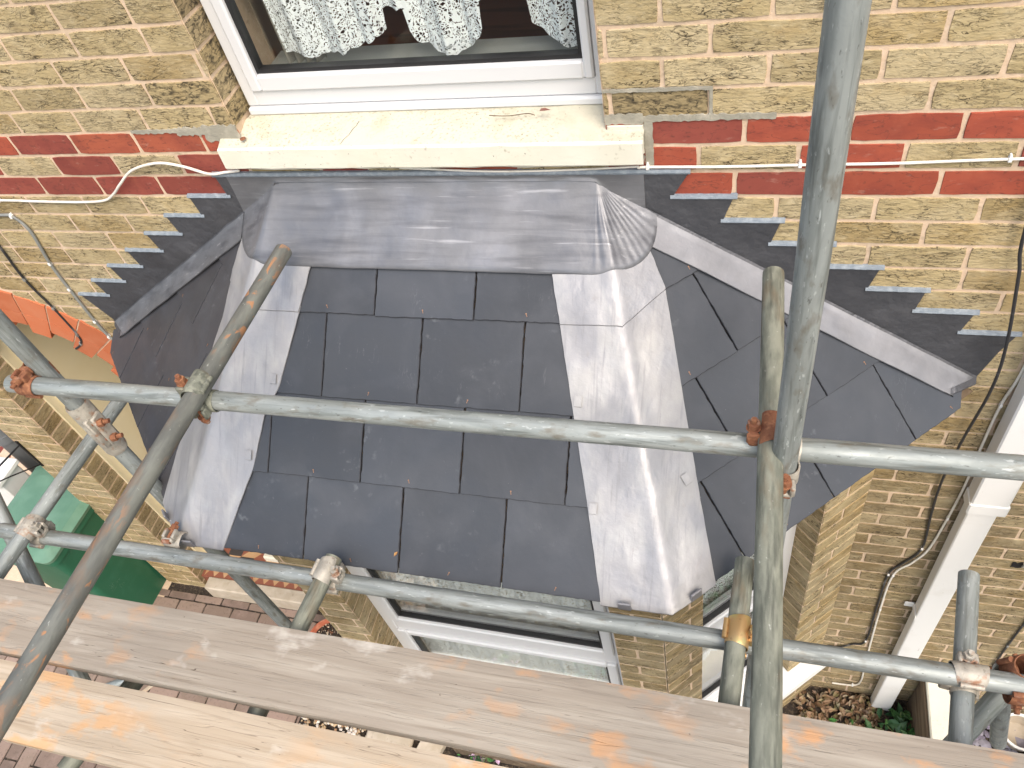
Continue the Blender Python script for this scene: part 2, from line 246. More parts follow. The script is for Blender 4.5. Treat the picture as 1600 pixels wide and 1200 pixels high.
# ---------------------------------------------------------------- mesh helpers
class MB:
    def __init__(s): s.v = []; s.f = []; s.m = []; s.c = []; s.col = (1, 1, 1)
    def add(s, vs, fs, mi=0, col=None):
        b = len(s.v); s.v += [tuple(q) for q in vs]; s.c += [col or s.col] * len(vs)
        for f in fs: s.f.append([b + i for i in f]); s.m.append(mi)
    def box(s, a, b, mi=0, R=None, O=(0, 0, 0), col=None):
        vs = [V((x, y, z)) for z in (a[2], b[2]) for y in (a[1], b[1]) for x in (a[0], b[0])]
        if R is not None: vs = [R @ q + V(O) for q in vs]
        s.add(vs, [(0, 2, 3, 1), (4, 5, 7, 6), (0, 1, 5, 4), (2, 6, 7, 3), (0, 4, 6, 2), (1, 3, 7, 5)], mi, col)
    def bbox(s, a, b, e=.004, mi=0, R=None, O=(0, 0, 0), col=None):      # bevelled box
        a = V(a); b = V(b); a, b = V([min(a[i], b[i]) for i in range(3)]), V([max(a[i], b[i]) for i in range(3)])
        e = min(e, min(b - a) * .45)
        vs = []; idx = {}
        for sx in (0, 1):
            for sy in (0, 1):
                for sz in (0, 1):
                    c = [(a, b)[q][i] for i, q in enumerate((sx, sy, sz))]
                    for ax in range(3):
                        q = V(c)
                        for k in range(3):
                            if k != ax: q[k] += e * (1 - 2 * (sx, sy, sz)[k])
                        idx[(sx, sy, sz, ax)] = len(vs); vs.append(q)
        fs = []
        for ax in range(3):
            u, w_ = [k for k in range(3) if k != ax]
            for sd in (0, 1):
                q = []
                for su, sw in ((0, 0), (1, 0), (1, 1), (0, 1)):
                    k = [0, 0, 0]; k[ax] = sd; k[u] = su; k[w_] = sw; q.append(idx[(*k, ax)])
                fs.append(q)
        for ax in range(3):
            u, w_ = [k for k in range(3) if k != ax]
            for su in (0, 1):
                for sw in (0, 1):
                    k0 = [0, 0, 0]; k0[u] = su; k0[w_] = sw; k1 = list(k0); k1[ax] = 1
                    fs.append([idx[(*k0, u)], idx[(*k0, w_)], idx[(*k1, w_)], idx[(*k1, u)]])
        for k in [(x, y, z) for x in (0, 1) for y in (0, 1) for z in (0, 1)]: fs.append([idx[(*k, 0)], idx[(*k, 1)], idx[(*k, 2)]])
        if R is not None: vs = [R @ q + V(O) for q in vs]
        s.add(vs, fs, mi, col)
    def prism(s, pts, off, mi=0, side=None, col=None):      # polygon pts (3D), extruded by off
        n = len(pts); off = V(off)
        s.add([V(p) for p in pts] + [V(p) + off for p in pts], [list(range(n)), list(range(2 * n - 1, n - 1, -1))], mi, col)
        b = len(s.v) - 2 * n
        for i in range(n):
            j = (i + 1) % n; s.f.append([b + i, b + n + i, b + n + j, b + j]); s.m.append(mi if side is None else side)
    def grid(s, P, mi=0, thick=0, tn=None, col=None):        # P[i][j] 3D points
        n, m = len(P), len(P[0]); b = len(s.v)
        vs = [q for r in P for q in r]
        fs = [[i * m + j, i * m + j + 1, (i + 1) * m + j + 1, (i + 1) * m + j] for i in range(n - 1) for j in range(m - 1)]
        s.add(vs, fs, mi, col)
        if thick:
            tn = V(tn) if tn else V((0, 0, -1))
            bd = [i for i in range(m)] + [i * m + m - 1 for i in range(1, n)] + [(n - 1) * m + j for j in range(m - 2, -1, -1)] + [i * m for i in range(n - 2, 0, -1)]
            c = len(s.v); s.v += [tuple(V(vs[i]) + tn * thick) for i in bd]; s.c += [col or s.col] * len(bd)
            for k in range(len(bd)):
                k2 = (k + 1) % len(bd); s.f.append([b + bd[k], c + k, c + k2, b + bd[k2]]); s.m.append(mi)
    def cyl(s, a, b, r, n=16, mi=0, r2=None, cap=True, col=None):
        a = V(a); b = V(b); d = (b - a).normalized(); u = d.orthogonal().normalized(); w_ = d.cross(u); r2 = r if r2 is None else r2
        vs = [a + (u * math.cos(6.2832 * i / n) + w_ * math.sin(6.2832 * i / n)) * r for i in range(n)] + [b + (u * math.cos(6.2832 * i / n) + w_ * math.sin(6.2832 * i / n)) * r2 for i in range(n)]
        fs = [[i, (i + 1) % n, n + (i + 1) % n, n + i] for i in range(n)]
        if cap: fs += [list(range(n - 1, -1, -1)), list(range(n, 2 * n))]
        s.add(vs, fs, mi, col)
    def path(s, pts, r, n=8, mi=0, col=None):
        pts = [V(p) for p in pts]; rings = []
        u = None
        for i, p in enumerate(pts):
            d = (pts[min(i + 1, len(pts) - 1)] - pts[max(i - 1, 0)]).normalized()
            if u is None: u = d.orthogonal().normalized()
            u = (u - d * u.dot(d)).normalized(); w_ = d.cross(u)
            rings.append([p + (u * math.cos(6.2832 * k / n) + w_ * math.sin(6.2832 * k / n)) * r for k in range(n)] )
        vs = [q for r_ in rings for q in r_]
        fs = [[i * n + k, i * n + (k + 1) % n, (i + 1) * n + (k + 1) % n, (i + 1) * n + k] for i in range(len(pts) - 1) for k in range(n)]
        fs += [list(range(n - 1, -1, -1)), list(range((len(pts) - 1) * n, len(pts) * n))]
        s.add(vs, fs, mi, col)
    def revolve(s, prof, O, n=28, mi=0, col=None):           # prof: (r, z)
        vs = [V(O) + V((r * math.cos(6.2832 * k / n), r * math.sin(6.2832 * k / n), z)) for r, z in prof for k in range(n)]
        fs = [[i * n + k, i * n + (k + 1) % n, (i + 1) * n + (k + 1) % n, (i + 1) * n + k] for i in range(len(prof) - 1) for k in range(n)]
        s.add(vs, fs, mi, col)
    def build(s, name, mats, parent=None, smooth=False, uv=None):
        me = bpy.data.meshes.new(name)
        me.from_pydata(s.v, [], s.f)
        for m in (mats if isinstance(mats, (list, tuple)) else [mats]): me.materials.append(M[m])
        me.polygons.foreach_set('material_index', s.m)
        ca = me.color_attributes.new('Col', 'FLOAT_COLOR', 'POINT')
        ca.data.foreach_set('color', [x for c in s.c for x in (*c, 1.)])
        if uv:
            ul = me.uv_layers.new(name='UV')
            for lp in me.loops: ul.data[lp.index].uv = uv[lp.vertex_index]
        import bmesh
        bm = bmesh.new(); bm.from_mesh(me); bmesh.ops.recalc_face_normals(bm, faces=bm.faces); bm.to_mesh(me); bm.free()
        if smooth:
            me.polygons.foreach_set('use_smooth', [True] * len(me.polygons))
            if smooth is not True: me.set_sharp_from_angle(angle=math.radians(smooth))
        o = bpy.data.objects.new(name, me); COL.objects.link(o)
        if parent: par(o, parent)
        return o
def par(o, p):
    o.parent = p; root = p
    inv = Matrix.Identity(4)
    chain = []
    while root: chain.append(root); root = root.parent
    mw = Matrix.Identity(4)
    for q in reversed(chain): mw = mw @ q.matrix_parent_inverse @ q.matrix_basis
    o.matrix_parent_inverse = mw.inverted()
def thing(name, label, cat, loc=(0, 0, 0), group=None):
    o = bpy.data.objects.new(name, None); COL.objects.link(o); o.location = loc; o.empty_display_size = .1
    return tag(o, label, cat, group)
def tag(o, label=None, cat=None, group=None, kind=None):
    if label: o['label'] = label
    if cat: o['category'] = cat
    if group: o['group'] = group
    if kind: o['kind'] = kind
    return o
def sm(x, y, z, k=1., seed=0): return mnoise.noise(V((x * k + seed, y * k + seed * 1.3, z * k - seed)))
rnd = random.random
def ru(a, b): return a + (b - a) * rnd()
def smooth_path(pts, n=8):
    pts = [V(p) for p in pts]; out = []
    for i in range(len(pts) - 1):
        p0, p1, p2, p3 = pts[max(i - 1, 0)], pts[i], pts[i + 1], pts[min(i + 2, len(pts) - 1)]
        for k in range(n):
            t = k / n
            out.append(.5 * ((2 * p1) + (p2 - p0) * t + (2 * p0 - 5 * p1 + 4 * p2 - p3) * t * t + (3 * p1 - p0 - 3 * p2 + p3) * t ** 3))
    out.append(pts[-1]); return out

# ---------------------------------------------------------------- bricks
BL = .2275; CO = .075; JT = .0075
def yellow(u, v, dirt_dark=0.):
    k = rnd(); b = (.42, .335, .185) if k < .5 else (.46, .375, .225) if k < .8 else (.38, .285, .14)
    s = ru(.86, 1.1); b = tuple(x * s for x in b)
    d = dirt_dark * ru(.4, 1.)
    t = (.17, .125, .068) if dirt_dark < .9 else (.11, .085, .052)
    return tuple(b[i] * (1 - d) + t[i] * d for i in range(3))
def redc():
    k = rnd(); b = (.34, .078, .045) if k < .5 else (.38, .10, .055) if k < .75 else (.26, .065, .048)
    s = ru(.85, 1.1); return tuple(x * s for x in b)
def brick(mb, O, U, W, N, u0, u1, v0, v1, mi, col, j=.0012):
    if u1 - u0 < .012: return
    k = max(2, int((u1 - u0) / .03)); q = 3
    pts = [(u0 + (u1 - u0) * i / k, v0) for i in range(k)] + [(u1, v0 + (v1 - v0) * i / q) for i in range(q)] + \
          [(u1 - (u1 - u0) * i / k, v1) for i in range(k)] + [(u0, v1 - (v1 - v0) * i / q) for i in range(q)]
    cu, cv = (u0 + u1) / 2, (v0 + v1) / 2; out = []; inn = []
    h = ru(0, .0018)
    corner = {0, k, k + q, 2 * k + q}
    for i, (a, b) in enumerate(pts):
        a += ru(-j, j); b += ru(-j, j)
        sh = .0016 if i in corner else 0
        a += math.copysign(sh, cu - a); b += math.copysign(sh, cv - b)
        out.append(O + U * a + W * b - N * .0075)
        ia = a + max(-.002, min(.002, (cu - a))); ib = b + max(-.002, min(.002, (cv - b)))
        inn.append(O + U * ia + W * ib - N * (h + ru(0, .0006)))
    n = len(pts)
    mb.add(out + inn, [list(range(n, 2 * n))] + [[i, (i + 1) % n, n + (i + 1) % n, n + i] for i in range(n)], mi, col)
def brickwork(mb, O, U, W, N, u0, u1, v0, v1, phase, colf, holes=None, vstart=0., bl=BL, mi=0):
    O, U, W, N = V(O), V(U), V(W), V(N)
    r = math.floor((v0 - vstart) / CO + 1e-6)
    while vstart + r * CO < v1 - 1e-4:
        a = vstart + r * CO; b = a + CO
        lo, hi = max(a + JT / 2, v0), min(b - JT / 2, v1)
        if hi - lo > .015:
            ph = phase(r)
            x = u0 - ((u0 - ph) % bl)
            while x < u1:
                segs = [(max(x + JT / 2, u0), min(x + bl - JT / 2, u1))]
                for (ha, hb) in (holes(lo, hi) if holes else []):
                    ns = []
                    for (sa, sb) in segs:
                        if hb <= sa or ha >= sb: ns.append((sa, sb)); continue
                        if ha > sa: ns.append((sa, ha))
                        if hb < sb: ns.append((hb, sb))
                    segs = ns
                for (sa, sb) in segs:
                    if sb - sa > .012:
                        c, m_ = colf(x, r, sa, lo)
                        brick(mb, O, U, W, N, sa, sb, lo, hi, m_, c)
                x += bl
        r += 1
def mortar(mb, O, U, W, N, quads, mi):
    O, U, W, N = V(O), V(U), V(W), V(N)
    for q in quads: mb.add([O + U * a + W * b - N * .004 for a, b in q], [[0, 1, 2, 3]], mi)

X, Y, Z = V((1, 0, 0)), V((0, 1, 0)), V((0, 0, 1))
TOP = 2.4
PXL, PXR, ARX, ARZ, ARR = -3.02, -2.71, -2.30, -1.29, .41      # pier and porch arch
BXL, BXR, BYF = -1.58, 1.08, -.645                              # bay plan
WX0, WX1, WZ0, WZ1 = -.752, .268, -.100, 1.45                   # upper window opening
house = thing('brick_house', 'yellow brick house front with a red brick band, porch arch and slate roofed bay window', 'house', (-.25, 0, GZ))
bw = MB()
def holes(lo, hi):
    h = []; m_ = (lo + hi) / 2
    if WZ0 < m_ < WZ1: h.append((WX0, WX1))
    d = m_ - ARZ
    if d > 0:
        if d < .61: w_ = math.sqrt(.61 ** 2 - d * d); h.append((ARX - w_, ARX + w_))
    else: h.append((PXR if m_ < -1.3 else PXR, ARX + ARR))
    if m_ < -1.05: h.append((-5, PXL))
    if m_ < -1.0: h.append((BXL + .1, BXR - .1))
    return h
RP = {-4: .181, -3: .058, -2: .181, -1: .058, 0: .137, 1: .034, 2: .12, 3: .222, 4: .116, 5: .0}
LP = {-4: .02, -3: .14, -2: .165, -1: .1, 0: .03, 1: .137, 2: .022, 3: .144, 4: .037, 5: .14}
def mk_phase(tab, e, o):
    return lambda r: tab.get(-r - 1, (e if (r % 2) else o) + ru(-.012, .012))
def mk_col(par_):
    def f(x, r, sa, lo):
        k = -r - 1
        if k in (0, 2): return redc(), 1
        if k == 1:
            n = round((x - (.034 if par_ else .137)) / BL)
            if (n % 2) == (1 if par_ else 1): return redc(), 1
        if k in (-1, -2) and -1.0 < sa < -.76 or (k == -1 and .26 < sa < .36): return yellow(x, lo, .35), 3
        return yellow(x, lo, max(0., min(.82, (-lo - .85) * 1.5)) if sa > -.4 else .12), 0  # lower right bricks darken downwards: grime, with some shade put into the colour
    return f
brickwork(bw, (0, 0, 0), X, Z, -Y, -4.4, -.4, GZ - .05, TOP, mk_phase(LP, .13, .02), mk_col(0), holes)
brickwork(bw, (0, 0, 0), X, Z, -Y, -.4, 3.4, GZ - .05, TOP, mk_phase(RP, .0, .115), mk_col(1), holes)
def seg(x0, x1, z0, z1): return [(x0, z0), (x1, z0), (x1, z1), (x0, z1)]
Q = [seg(-4.4, WX0, 0, TOP), seg(WX1, 3.4, 0, TOP), seg(WX0, WX1, WZ1, TOP), seg(-4.4, WX0, -.1, 0), seg(WX1, 3.4, -.1, 0), seg(-4.4, 3.4, -.6, -.1), seg(-4.4, -2.9, -1.05, -.6), seg(-1.68, 3.4, -1.05, -.6),
     seg(BXR - .1, 3.4, GZ - .1, -1.05), seg(PXL, PXR, GZ - .1, -1.05), seg(ARX + ARR, BXL + .1, GZ - .1, -1.05), seg(PXR, -2.9, -1.05, -1.05)]
n = 24
for i in range(n):                                               # mortar above the arch
    a, b = -2.9 + 1.22 * i / n, -2.9 + 1.22 * (i + 1) / n
    za, zb = [max(-1.05, ARZ + math.sqrt(max(0, .5 ** 2 - (q - ARX) ** 2))) for q in (a, b)]
    Q.append([(a, za), (b, zb), (b, -.6), (a, -.6)])
mortar(bw, (0, 0, 0), X, Z, -Y, Q, 2)
# window reveals, pier reveals
pa = lambda r: .11 if r % 2 else 0.
dirt_dark = lambda x, r, sa, lo: (yellow(x, lo, .8), 3)
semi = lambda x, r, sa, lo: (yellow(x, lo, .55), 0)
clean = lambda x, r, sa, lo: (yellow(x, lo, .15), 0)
brickwork(bw, (WX0, 0, 0), Y, Z, X, .003, .12, 0, WZ1, pa, dirt_dark); mortar(bw, (WX0, 0, 0), Y, Z, X, [seg(.0, .3, -.02, WZ1)], 2)
brickwork(bw, (WX1, 0, 0), Y, Z, -X, .003, .12, 0, WZ1, pa, dirt_dark); mortar(bw, (WX1, 0, 0), Y, Z, -X, [seg(.0, .3, -.02, WZ1)], 2)
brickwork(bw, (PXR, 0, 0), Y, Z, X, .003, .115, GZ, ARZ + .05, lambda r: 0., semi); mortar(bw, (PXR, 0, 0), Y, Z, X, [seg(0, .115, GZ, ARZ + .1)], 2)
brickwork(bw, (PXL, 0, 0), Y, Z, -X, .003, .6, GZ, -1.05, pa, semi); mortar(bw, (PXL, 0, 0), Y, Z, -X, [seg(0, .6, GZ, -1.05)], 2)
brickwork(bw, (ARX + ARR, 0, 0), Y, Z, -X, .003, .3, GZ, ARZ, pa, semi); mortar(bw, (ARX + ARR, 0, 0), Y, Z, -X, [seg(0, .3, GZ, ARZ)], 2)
wall = bw.build('wall', ['brick', 'red', 'mortar', 'soot'], house)
# arch voussoirs with a toothed edge
ab = MB(); nv = 15
for i in range(nv):
    a0 = math.pi * i / nv + .006; a1 = math.pi * (i + 1) / nv - .006
    ri = (.40 if i % 2 else .445) ; ro = .625 + ru(-.004, .004)
    s_ = ru(.9, 1.1); c = (.50 * s_, .145 * s_, .06 * s_)
    def P(a, r, y): return (ARX - r * math.cos(a), y, ARZ + r * math.sin(a))
    am = (a0 + a1) / 2
    for (rr0, rr1) in ((ri, .515), (.519, ro)):
        pts = [P(a0, rr0, -.004), P(am, rr0, -.004), P(a1, rr0, -.004), P(a1, rr1, -.004), P(am, rr1 + .002, -.004), P(a0, rr1, -.004)]
        ab.prism(pts, (0, .12, 0), 0, col=c)
aw = ab.build('porch_arch', ['painted_brick'], house)
am_ = MB()
pts = [(ARX - .618 * math.cos(math.pi * i / 30), .0, ARZ + .618 * math.sin(math.pi * i / 30)) for i in range(31)]
pin = [(ARX - .452 * math.cos(math.pi * i / 30), .0, ARZ + .452 * math.sin(math.pi * i / 30)) for i in range(31)]
for i in range(30): am_.add([V(pts[i]), V(pts[i + 1]), V(pin[i + 1]), V(pin[i])], [[0, 1, 2, 3]]); am_.add([V(pin[i]), V(pin[i + 1]), V(pin[i + 1]) + V((0, .12, 0)), V(pin[i]) + V((0, .12, 0))], [[0, 1, 2, 3]])
am_.build('arch_mortar', ['mortar'], house)
# porch interior
pw = MB(); PD = 1.5
pw.box((PXR - .02, .115, GZ), (PXR + .012, PD, -.8)); pw.box((PXR - .3, PD, GZ), (-1.5, PD + .05, -.4))
pw.box((ARX + ARR - .005, .3, GZ), (ARX + ARR + .2, PD, -.8)); pw.box((PXR - .3, .12, -.86), (-1.5, PD, -.8))
for ya, yb, dx in ((.165, .18, .014), (.18, .198, .008), (.198, .222, .014), (.222, .232, .007)): pw.box((PXR + .012, ya, GZ), (PXR + .012 + dx, yb, -.87))
pw.box((PXR - .3, .121, -.88), (PXR - .02, PD, -.87))
pw.build('porch_wall', ['cream_wall'], house)
pf_ = MB(); FZ = -3.325
pf_.box((PXR, .03, GZ), (ARX + ARR, PD, FZ - .002), 1)
t_ = .075
for i in range(11):
    xa = PXR + .02 + i * t_
    if xa + t_ > ARX + ARR: break
    for rr in range(2):
        y0 = .035 + rr * .36
        pf_.add([(xa, y0, FZ), (xa + t_, y0, FZ), (xa + t_ / 2, y0 + t_ * .8, FZ)], [[0, 1, 2]], 1)
        pf_.add([(xa, y0, FZ), (xa + t_ / 2, y0 + t_ * .8, FZ), (xa, y0 + t_ * .8, FZ)], [[0, 1, 2]], 0)
        pf_.add([(xa + t_, y0, FZ), (xa + t_, y0 + t_ * .8, FZ), (xa + t_ / 2, y0 + t_ * .8, FZ)], [[0, 1, 2]], 0)
for i in range(6):
    for jx in range(9):
        xa = PXR + .02 + jx * .1; ya = .1 + i * .1
        if xa + .1 > ARX + ARR: continue
        k = (i + jx) % 3
        pf_.add([(xa, ya, FZ), (xa + .1, ya, FZ), (xa + .1, ya + .1, FZ)], [[0, 1, 2]], (0, 1, 2)[k])
        pf_.add([(xa, ya, FZ), (xa + .1, ya + .1, FZ), (xa, ya + .1, FZ)], [[0, 1, 2]], (1, 0, 2)[k])
pf_.build('porch_floor', ['tile_buff', 'tile_red', 'tile_black'], house)
ps = MB(); ps.bbox((PXR + .06, -.05, GZ - .02), (ARX + ARR - .03, .034, FZ + .004), .008); ps.build('porch_step', ['stone'], house)
pd = MB(); pd.bbox((-2.30, .19, FZ), (ARX + ARR - .002, .36, FZ + .06), .01); pd.bbox((-2.20, .19, FZ + .06), (ARX + ARR - .004, .30, FZ + .09), .01); pd.build('porch_ledge', ['cream'], house)

# ---------------------------------------------------------------- window units
def window(O, U, N, w_, z0, z1, rails=(), jw=.06, bw_=.1, name='window', sub=True, jl=None):
    """O on the outer frame face, U along, N outwards; outer frame .045 wide, sashes and panes inside"""
    O, U, N = V(O), V(U), V(N); R = Matrix((U, -N, Z)).transposed()
    f = MB()
    def bx(a, b, e=.003, mi=0): f.bbox(a, b, e, mi, R, O)
    jl = jl or jw
    of = .5
    # outer frame
    bx((0, .0, z0), (jl * of, .07, z1)); bx((w_ - jw * of, 0, z0), (w_, .07, z1)); bx((jl * of, .0, z1 - .045), (w_ - jw * of, .07, z1)); bx((jl * of, .0, z0), (w_ - jw * of, .07, z0 + bw_ * of))
    zs = [z0 + bw_ * of] + [q for r in rails for q in r] + [z1 - .045]
    for (ra, rb) in rails: bx((jl * of, .001, ra), (w_ - jw * of, .07, rb))
    fo = f.build(name, ['upvc'], house)
    for i in range(0, len(zs), 2):
        za, zb = zs[i], zs[i + 1]; s = MB(); O2 = O
        b_ = bw_ * .5 if i == 0 else .03; tb = .035
        s.bbox((jl * of + .001, -.010, za), (jl, .045, zb), .005, 0, R, O); s.bbox((w_ - jw, -.010, za), (w_ - jw * of - .001, .045, zb), .005, 0, R, O)
        s.bbox((jl, -.010, za), (w_ - jw, .045, za + b_), .005, 0, R, O); s.bbox((jl, -.010, zb - tb), (w_ - jw, .045, zb), .005, 0, R, O)
        s.build('frame', ['upvc'], fo)
        x0, x1, y0, y1 = jl, w_ - jw, za + b_, zb - tb
        gk = MB()
        for (a, b) in (((x0, .004, y0), (x0 + .011, .03, y1)), ((x1 - .011, .004, y0), (x1, .03, y1)), ((x0 + .011, .004, y0), (x1 - .011, .03, y0 + .011)), ((x0 + .011, .004, y1 - .011), (x1 - .011, .03, y1))): gk.box(a, b, 0, R, O)
        gk.build('gasket', ['gasket'], fo)
        p = MB(); p.box((x0 + .002, .014, y0 + .002), (x1 - .002, .018, y1 - .002), 0, R, O); p.build('pane', ['glass'], fo)
    return fo
uw = window((WX0 + .008, .085, 0), X, -Y, WX1 - WX0 - .012, .018, WZ1 - .01, jw=.05, jl=.068, bw_=.092)
ss = MB(); ss.bbox((WX0 + .006, .074, -.006), (WX1 - .004, .16, .0165), .005); ss.build('sub_sill', ['upvc'], uw)
# cream sill
si = MB(); nx = 60
prof = [(.16, -.006), (.072, -.006), (.0, -.026), (-.030, -.0375), (-.037, -.0425), (-.039, -.099), (-.036, -.104), (.0, -.106), (.05, -.106)]
XA, XB = -.815, .362; G_ = []
for i in range(nx + 1):
    x = XA + (XB - XA) * i / nx; row = []
    for k, (y, z) in enumerate(prof):
        xx = x
        if y > .0: xx = max(WX0 + .003, min(WX1 - .003, x))
        elif y == 0. and k < 4: xx = x if .02 < i / nx < .98 else x
        e = sm(x * 14, k * 3.1, 0, 1, 3) * (.004 if k in (4, 5) else .0025)
        if k in (6, 7): e += sm(x * 22, 7, 0, 1, 5) * .006
        row.append(V((xx, y - (0 if y > .05 else e * .5), z + e * (1 if k > 0 else 0))))
    G_.append(row)
si.grid(G_)
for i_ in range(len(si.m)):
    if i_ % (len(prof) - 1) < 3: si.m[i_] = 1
si.add([G_[0][k] for k in range(len(prof))], [list(range(len(prof)))]); si.add([G_[-1][k] for k in range(len(prof))], [list(range(len(prof)))])
for s_, xa, xb in ((0, XA - .0, WX0 + .002), (1, WX1 - .002, XB)): si.bbox((xa + .004, -.002, -.10), (xb, .01, -.012 if s_ else -.03), .006)
sill = si.build('window_sill', ['cream', 'cream_top'], house, smooth=22)
hb = MB(); hb.cyl((-.735, -.012, -.0215), (-.735, -.012, -.0195), .0085, 14); hb.build('rust_plug', ['rust'], house)

# grey repair mortar beside the sill ends, a burnt hole in the wall, a crack in the sill
M['cement'] = mat('grey_cement', (.30, .285, .235), .95, layers=[dict(col=(.42, .39, .32), s=30, lo=.45, hi=.7)], bumps=[dict(s=200, k=.8, h=.002), dict(s=40, k=.5, h=.003)])
def smear(x0, x1, z0, z1, j=.005, y=-.0015):
    m_ = MB(); n = max(4, int((x1 - x0) / .008)); k = max(3, int((z1 - z0) / .008))
    P = [(x0 + (x1 - x0) * i / n, z0 + ru(-j, j)) for i in range(n)] + [(x1 + ru(-j, j) * .6, z0 + (z1 - z0) * i / k) for i in range(k)] + [(x1 - (x1 - x0) * i / n, z1 + ru(-j, j)) for i in range(n)] + [(x0 + ru(-j, j) * .6, z1 - (z1 - z0) * i / k) for i in range(k)]
    m_.prism([V((x, y, z)) for x, z in P], (0, .006, 0)); return m_
for q in ((-1.10, -.93, -.005, .007, .0025), (-.95, -.80, -.014, .010, .004), (-.86, -.752, -.035, .014, .005), (.27, .66, -.006, .009, .0025), (.27, .36, -.012, .014, .003), (.362, .382, -.145, -.002, .002), (.512, .520, .01, .075, .0015), (.27, .52, .071, .079, .0015)):
    smear(*q, y=-.0012 - .0006 * rnd()).build('repair_mortar', ['cement'], house)
m_ = smear(1.625, 1.675, -1.92, -1.888, .007); m_.build('burnt_hole', ['gasket'], house)
m_ = smear(1.655, 1.69, -1.905, -1.87, .007, -.012); m_.build('repair_mortar', ['cement'], house)
cr_ = MB(); cp = [(-.40 + .0, .045), (-.404, .03), (-.412, .018), (-.418, .0), (-.43, -.012), (-.436, -.025)]
zs_ = lambda y: (-.006 + (y - .072) * .278 if y > 0 else -.026 + y * .385) + .0016
for (xa, ya), (xb, yb) in zip(cp, cp[1:]): cr_.add([(xa - .0006, ya, zs_(ya)), (xa + .0006, ya, zs_(ya)), (xb + .0006, yb, zs_(yb)), (xb - .0006, yb, zs_(yb))], [[0, 1, 2, 3]])
cr_.build('crack', ['gasket'], sill)
# ---------------------------------------------------------------- bay walls
bb = MB(); s2 = math.sqrt(.5)
CR = V((BXR + BYF, BYF, 0)); CL = V((BXL - BYF, BYF, 0)); WR = V((BXR, 0, 0)); WL = V((BXL, 0, 0))
UR = (WR - CR).normalized(); NR = V((s2, -s2, 0)); UL = (CL - WL).normalized(); NL = V((-s2, -s2, 0))
LEN = (WR - CR).length; ZB0, ZB1, ZT = GZ - .05, -2.95, -.93
def faceb(O, U, N, u0, u1, z0, z1, colf, ph): brickwork(bb, O, U, Z, N, u0, u1, z0, z1, ph, colf); mortar(bb, O, U, Z, N, [seg(u0, u1, z0, z1)], 1)
weath = lambda x, r, sa, lo: (yellow(x, lo, .45), 0)
FX0, FX1 = -.77, .265
RW0, RW1 = .165, LEN - .225
phs = lambda r: .11 if r % 2 else 0.
dk = lambda x, r, sa, lo: (yellow(x, lo, .7), 0)
faceb((0, BYF, 0), X, -Y, CL.x + .004, FX0, ZB1, ZT, weath, phs); faceb((0, BYF, 0), X, -Y, FX1, CR.x - .004, ZB1, ZT, dk, phs); faceb((0, BYF, 0), X, -Y, CL.x + .004, CR.x - .004, ZB0, ZB1, weath, phs)
faceb(CR, UR, NR, .004, RW0, ZB1, ZT, dk, phs); faceb(CR, UR, NR, RW1, LEN - .004, ZB1, ZT, clean, phs); faceb(CR, UR, NR, .004, LEN, ZB0, ZB1, weath, phs)
faceb(WL, UL, NL, .004, .225, ZB1, ZT, clean, phs); faceb(WL, UL, NL, LEN - .165, LEN - .004, ZB1, ZT, weath, phs); faceb(WL, UL, NL, .004, LEN, ZB0, ZB1, weath, phs)
faceb((FX0, BYF, 0), Y, X, .003, .11, ZB1, ZT, dk, phs); faceb((FX1, BYF, 0), Y, -X, .003, .11, ZB1, ZT, dk, phs)
faceb(CR + UR * RW0, -NR, UR, .003, .11, ZB1, ZT, dk, phs); faceb(CR + UR * RW1, -NR, -UR, .003, .11, ZB1, ZT, dk, phs)
faceb(WL + UL * .225, -NL, UL, .003, .11, ZB1, ZT, dk, phs); faceb(WL + UL * (LEN - .165), -NL, -UL, .003, .11, ZB1, ZT, dk, phs)
bb.build('bay_wall', ['brick', 'mortar'], house)
cb = MB()
def ring(off, z0, z1, inner=.12, names=None):
    d = off * math.tan(math.radians(22.5))
    o = [WL + NL * off + V((0, 0, 0)), CL + V((-d, -off, 0)), CR + V((d, -off, 0)), WR + NR * off]
    i_ = [WL - NL * inner, CL + V((inner * .414, inner, 0)), CR + V((-inner * .414, inner, 0)), WR - NR * inner]
    for k in range(3):
        cb.prism([o[k] + Z * z0, o[k + 1] + Z * z0, i_[k + 1] + Z * z0, i_[k] + Z * z0], Z * (z1 - z0), 0, col=(.50, .41, .24))
ring(.035, -1.0, -.935); ring(.06, -.93, -.885)
cb.build('bay_cornice', ['brick'], house)
cb = MB(); ring(.07, -2.955, -2.90, .1); 
cb.build('bay_sill', ['white'], house)
window((FX0 + .0, BYF + .10, 0), X, -Y, FX1 - FX0, -2.90, -1.0, rails=((-2.085, -1.985),), jw=.085, bw_=.12)
window(CR + UR * RW0 - NR * .10, UR, NR, RW1 - RW0, -2.90, -1.0, rails=((-2.085, -1.985),), jw=.07, bw_=.12)
window(WL + UL * .225 - NL * .10, UL, NL, LEN - .39, -2.90, -1.0, rails=((-2.085, -1.985),), jw=.07, bw_=.12)

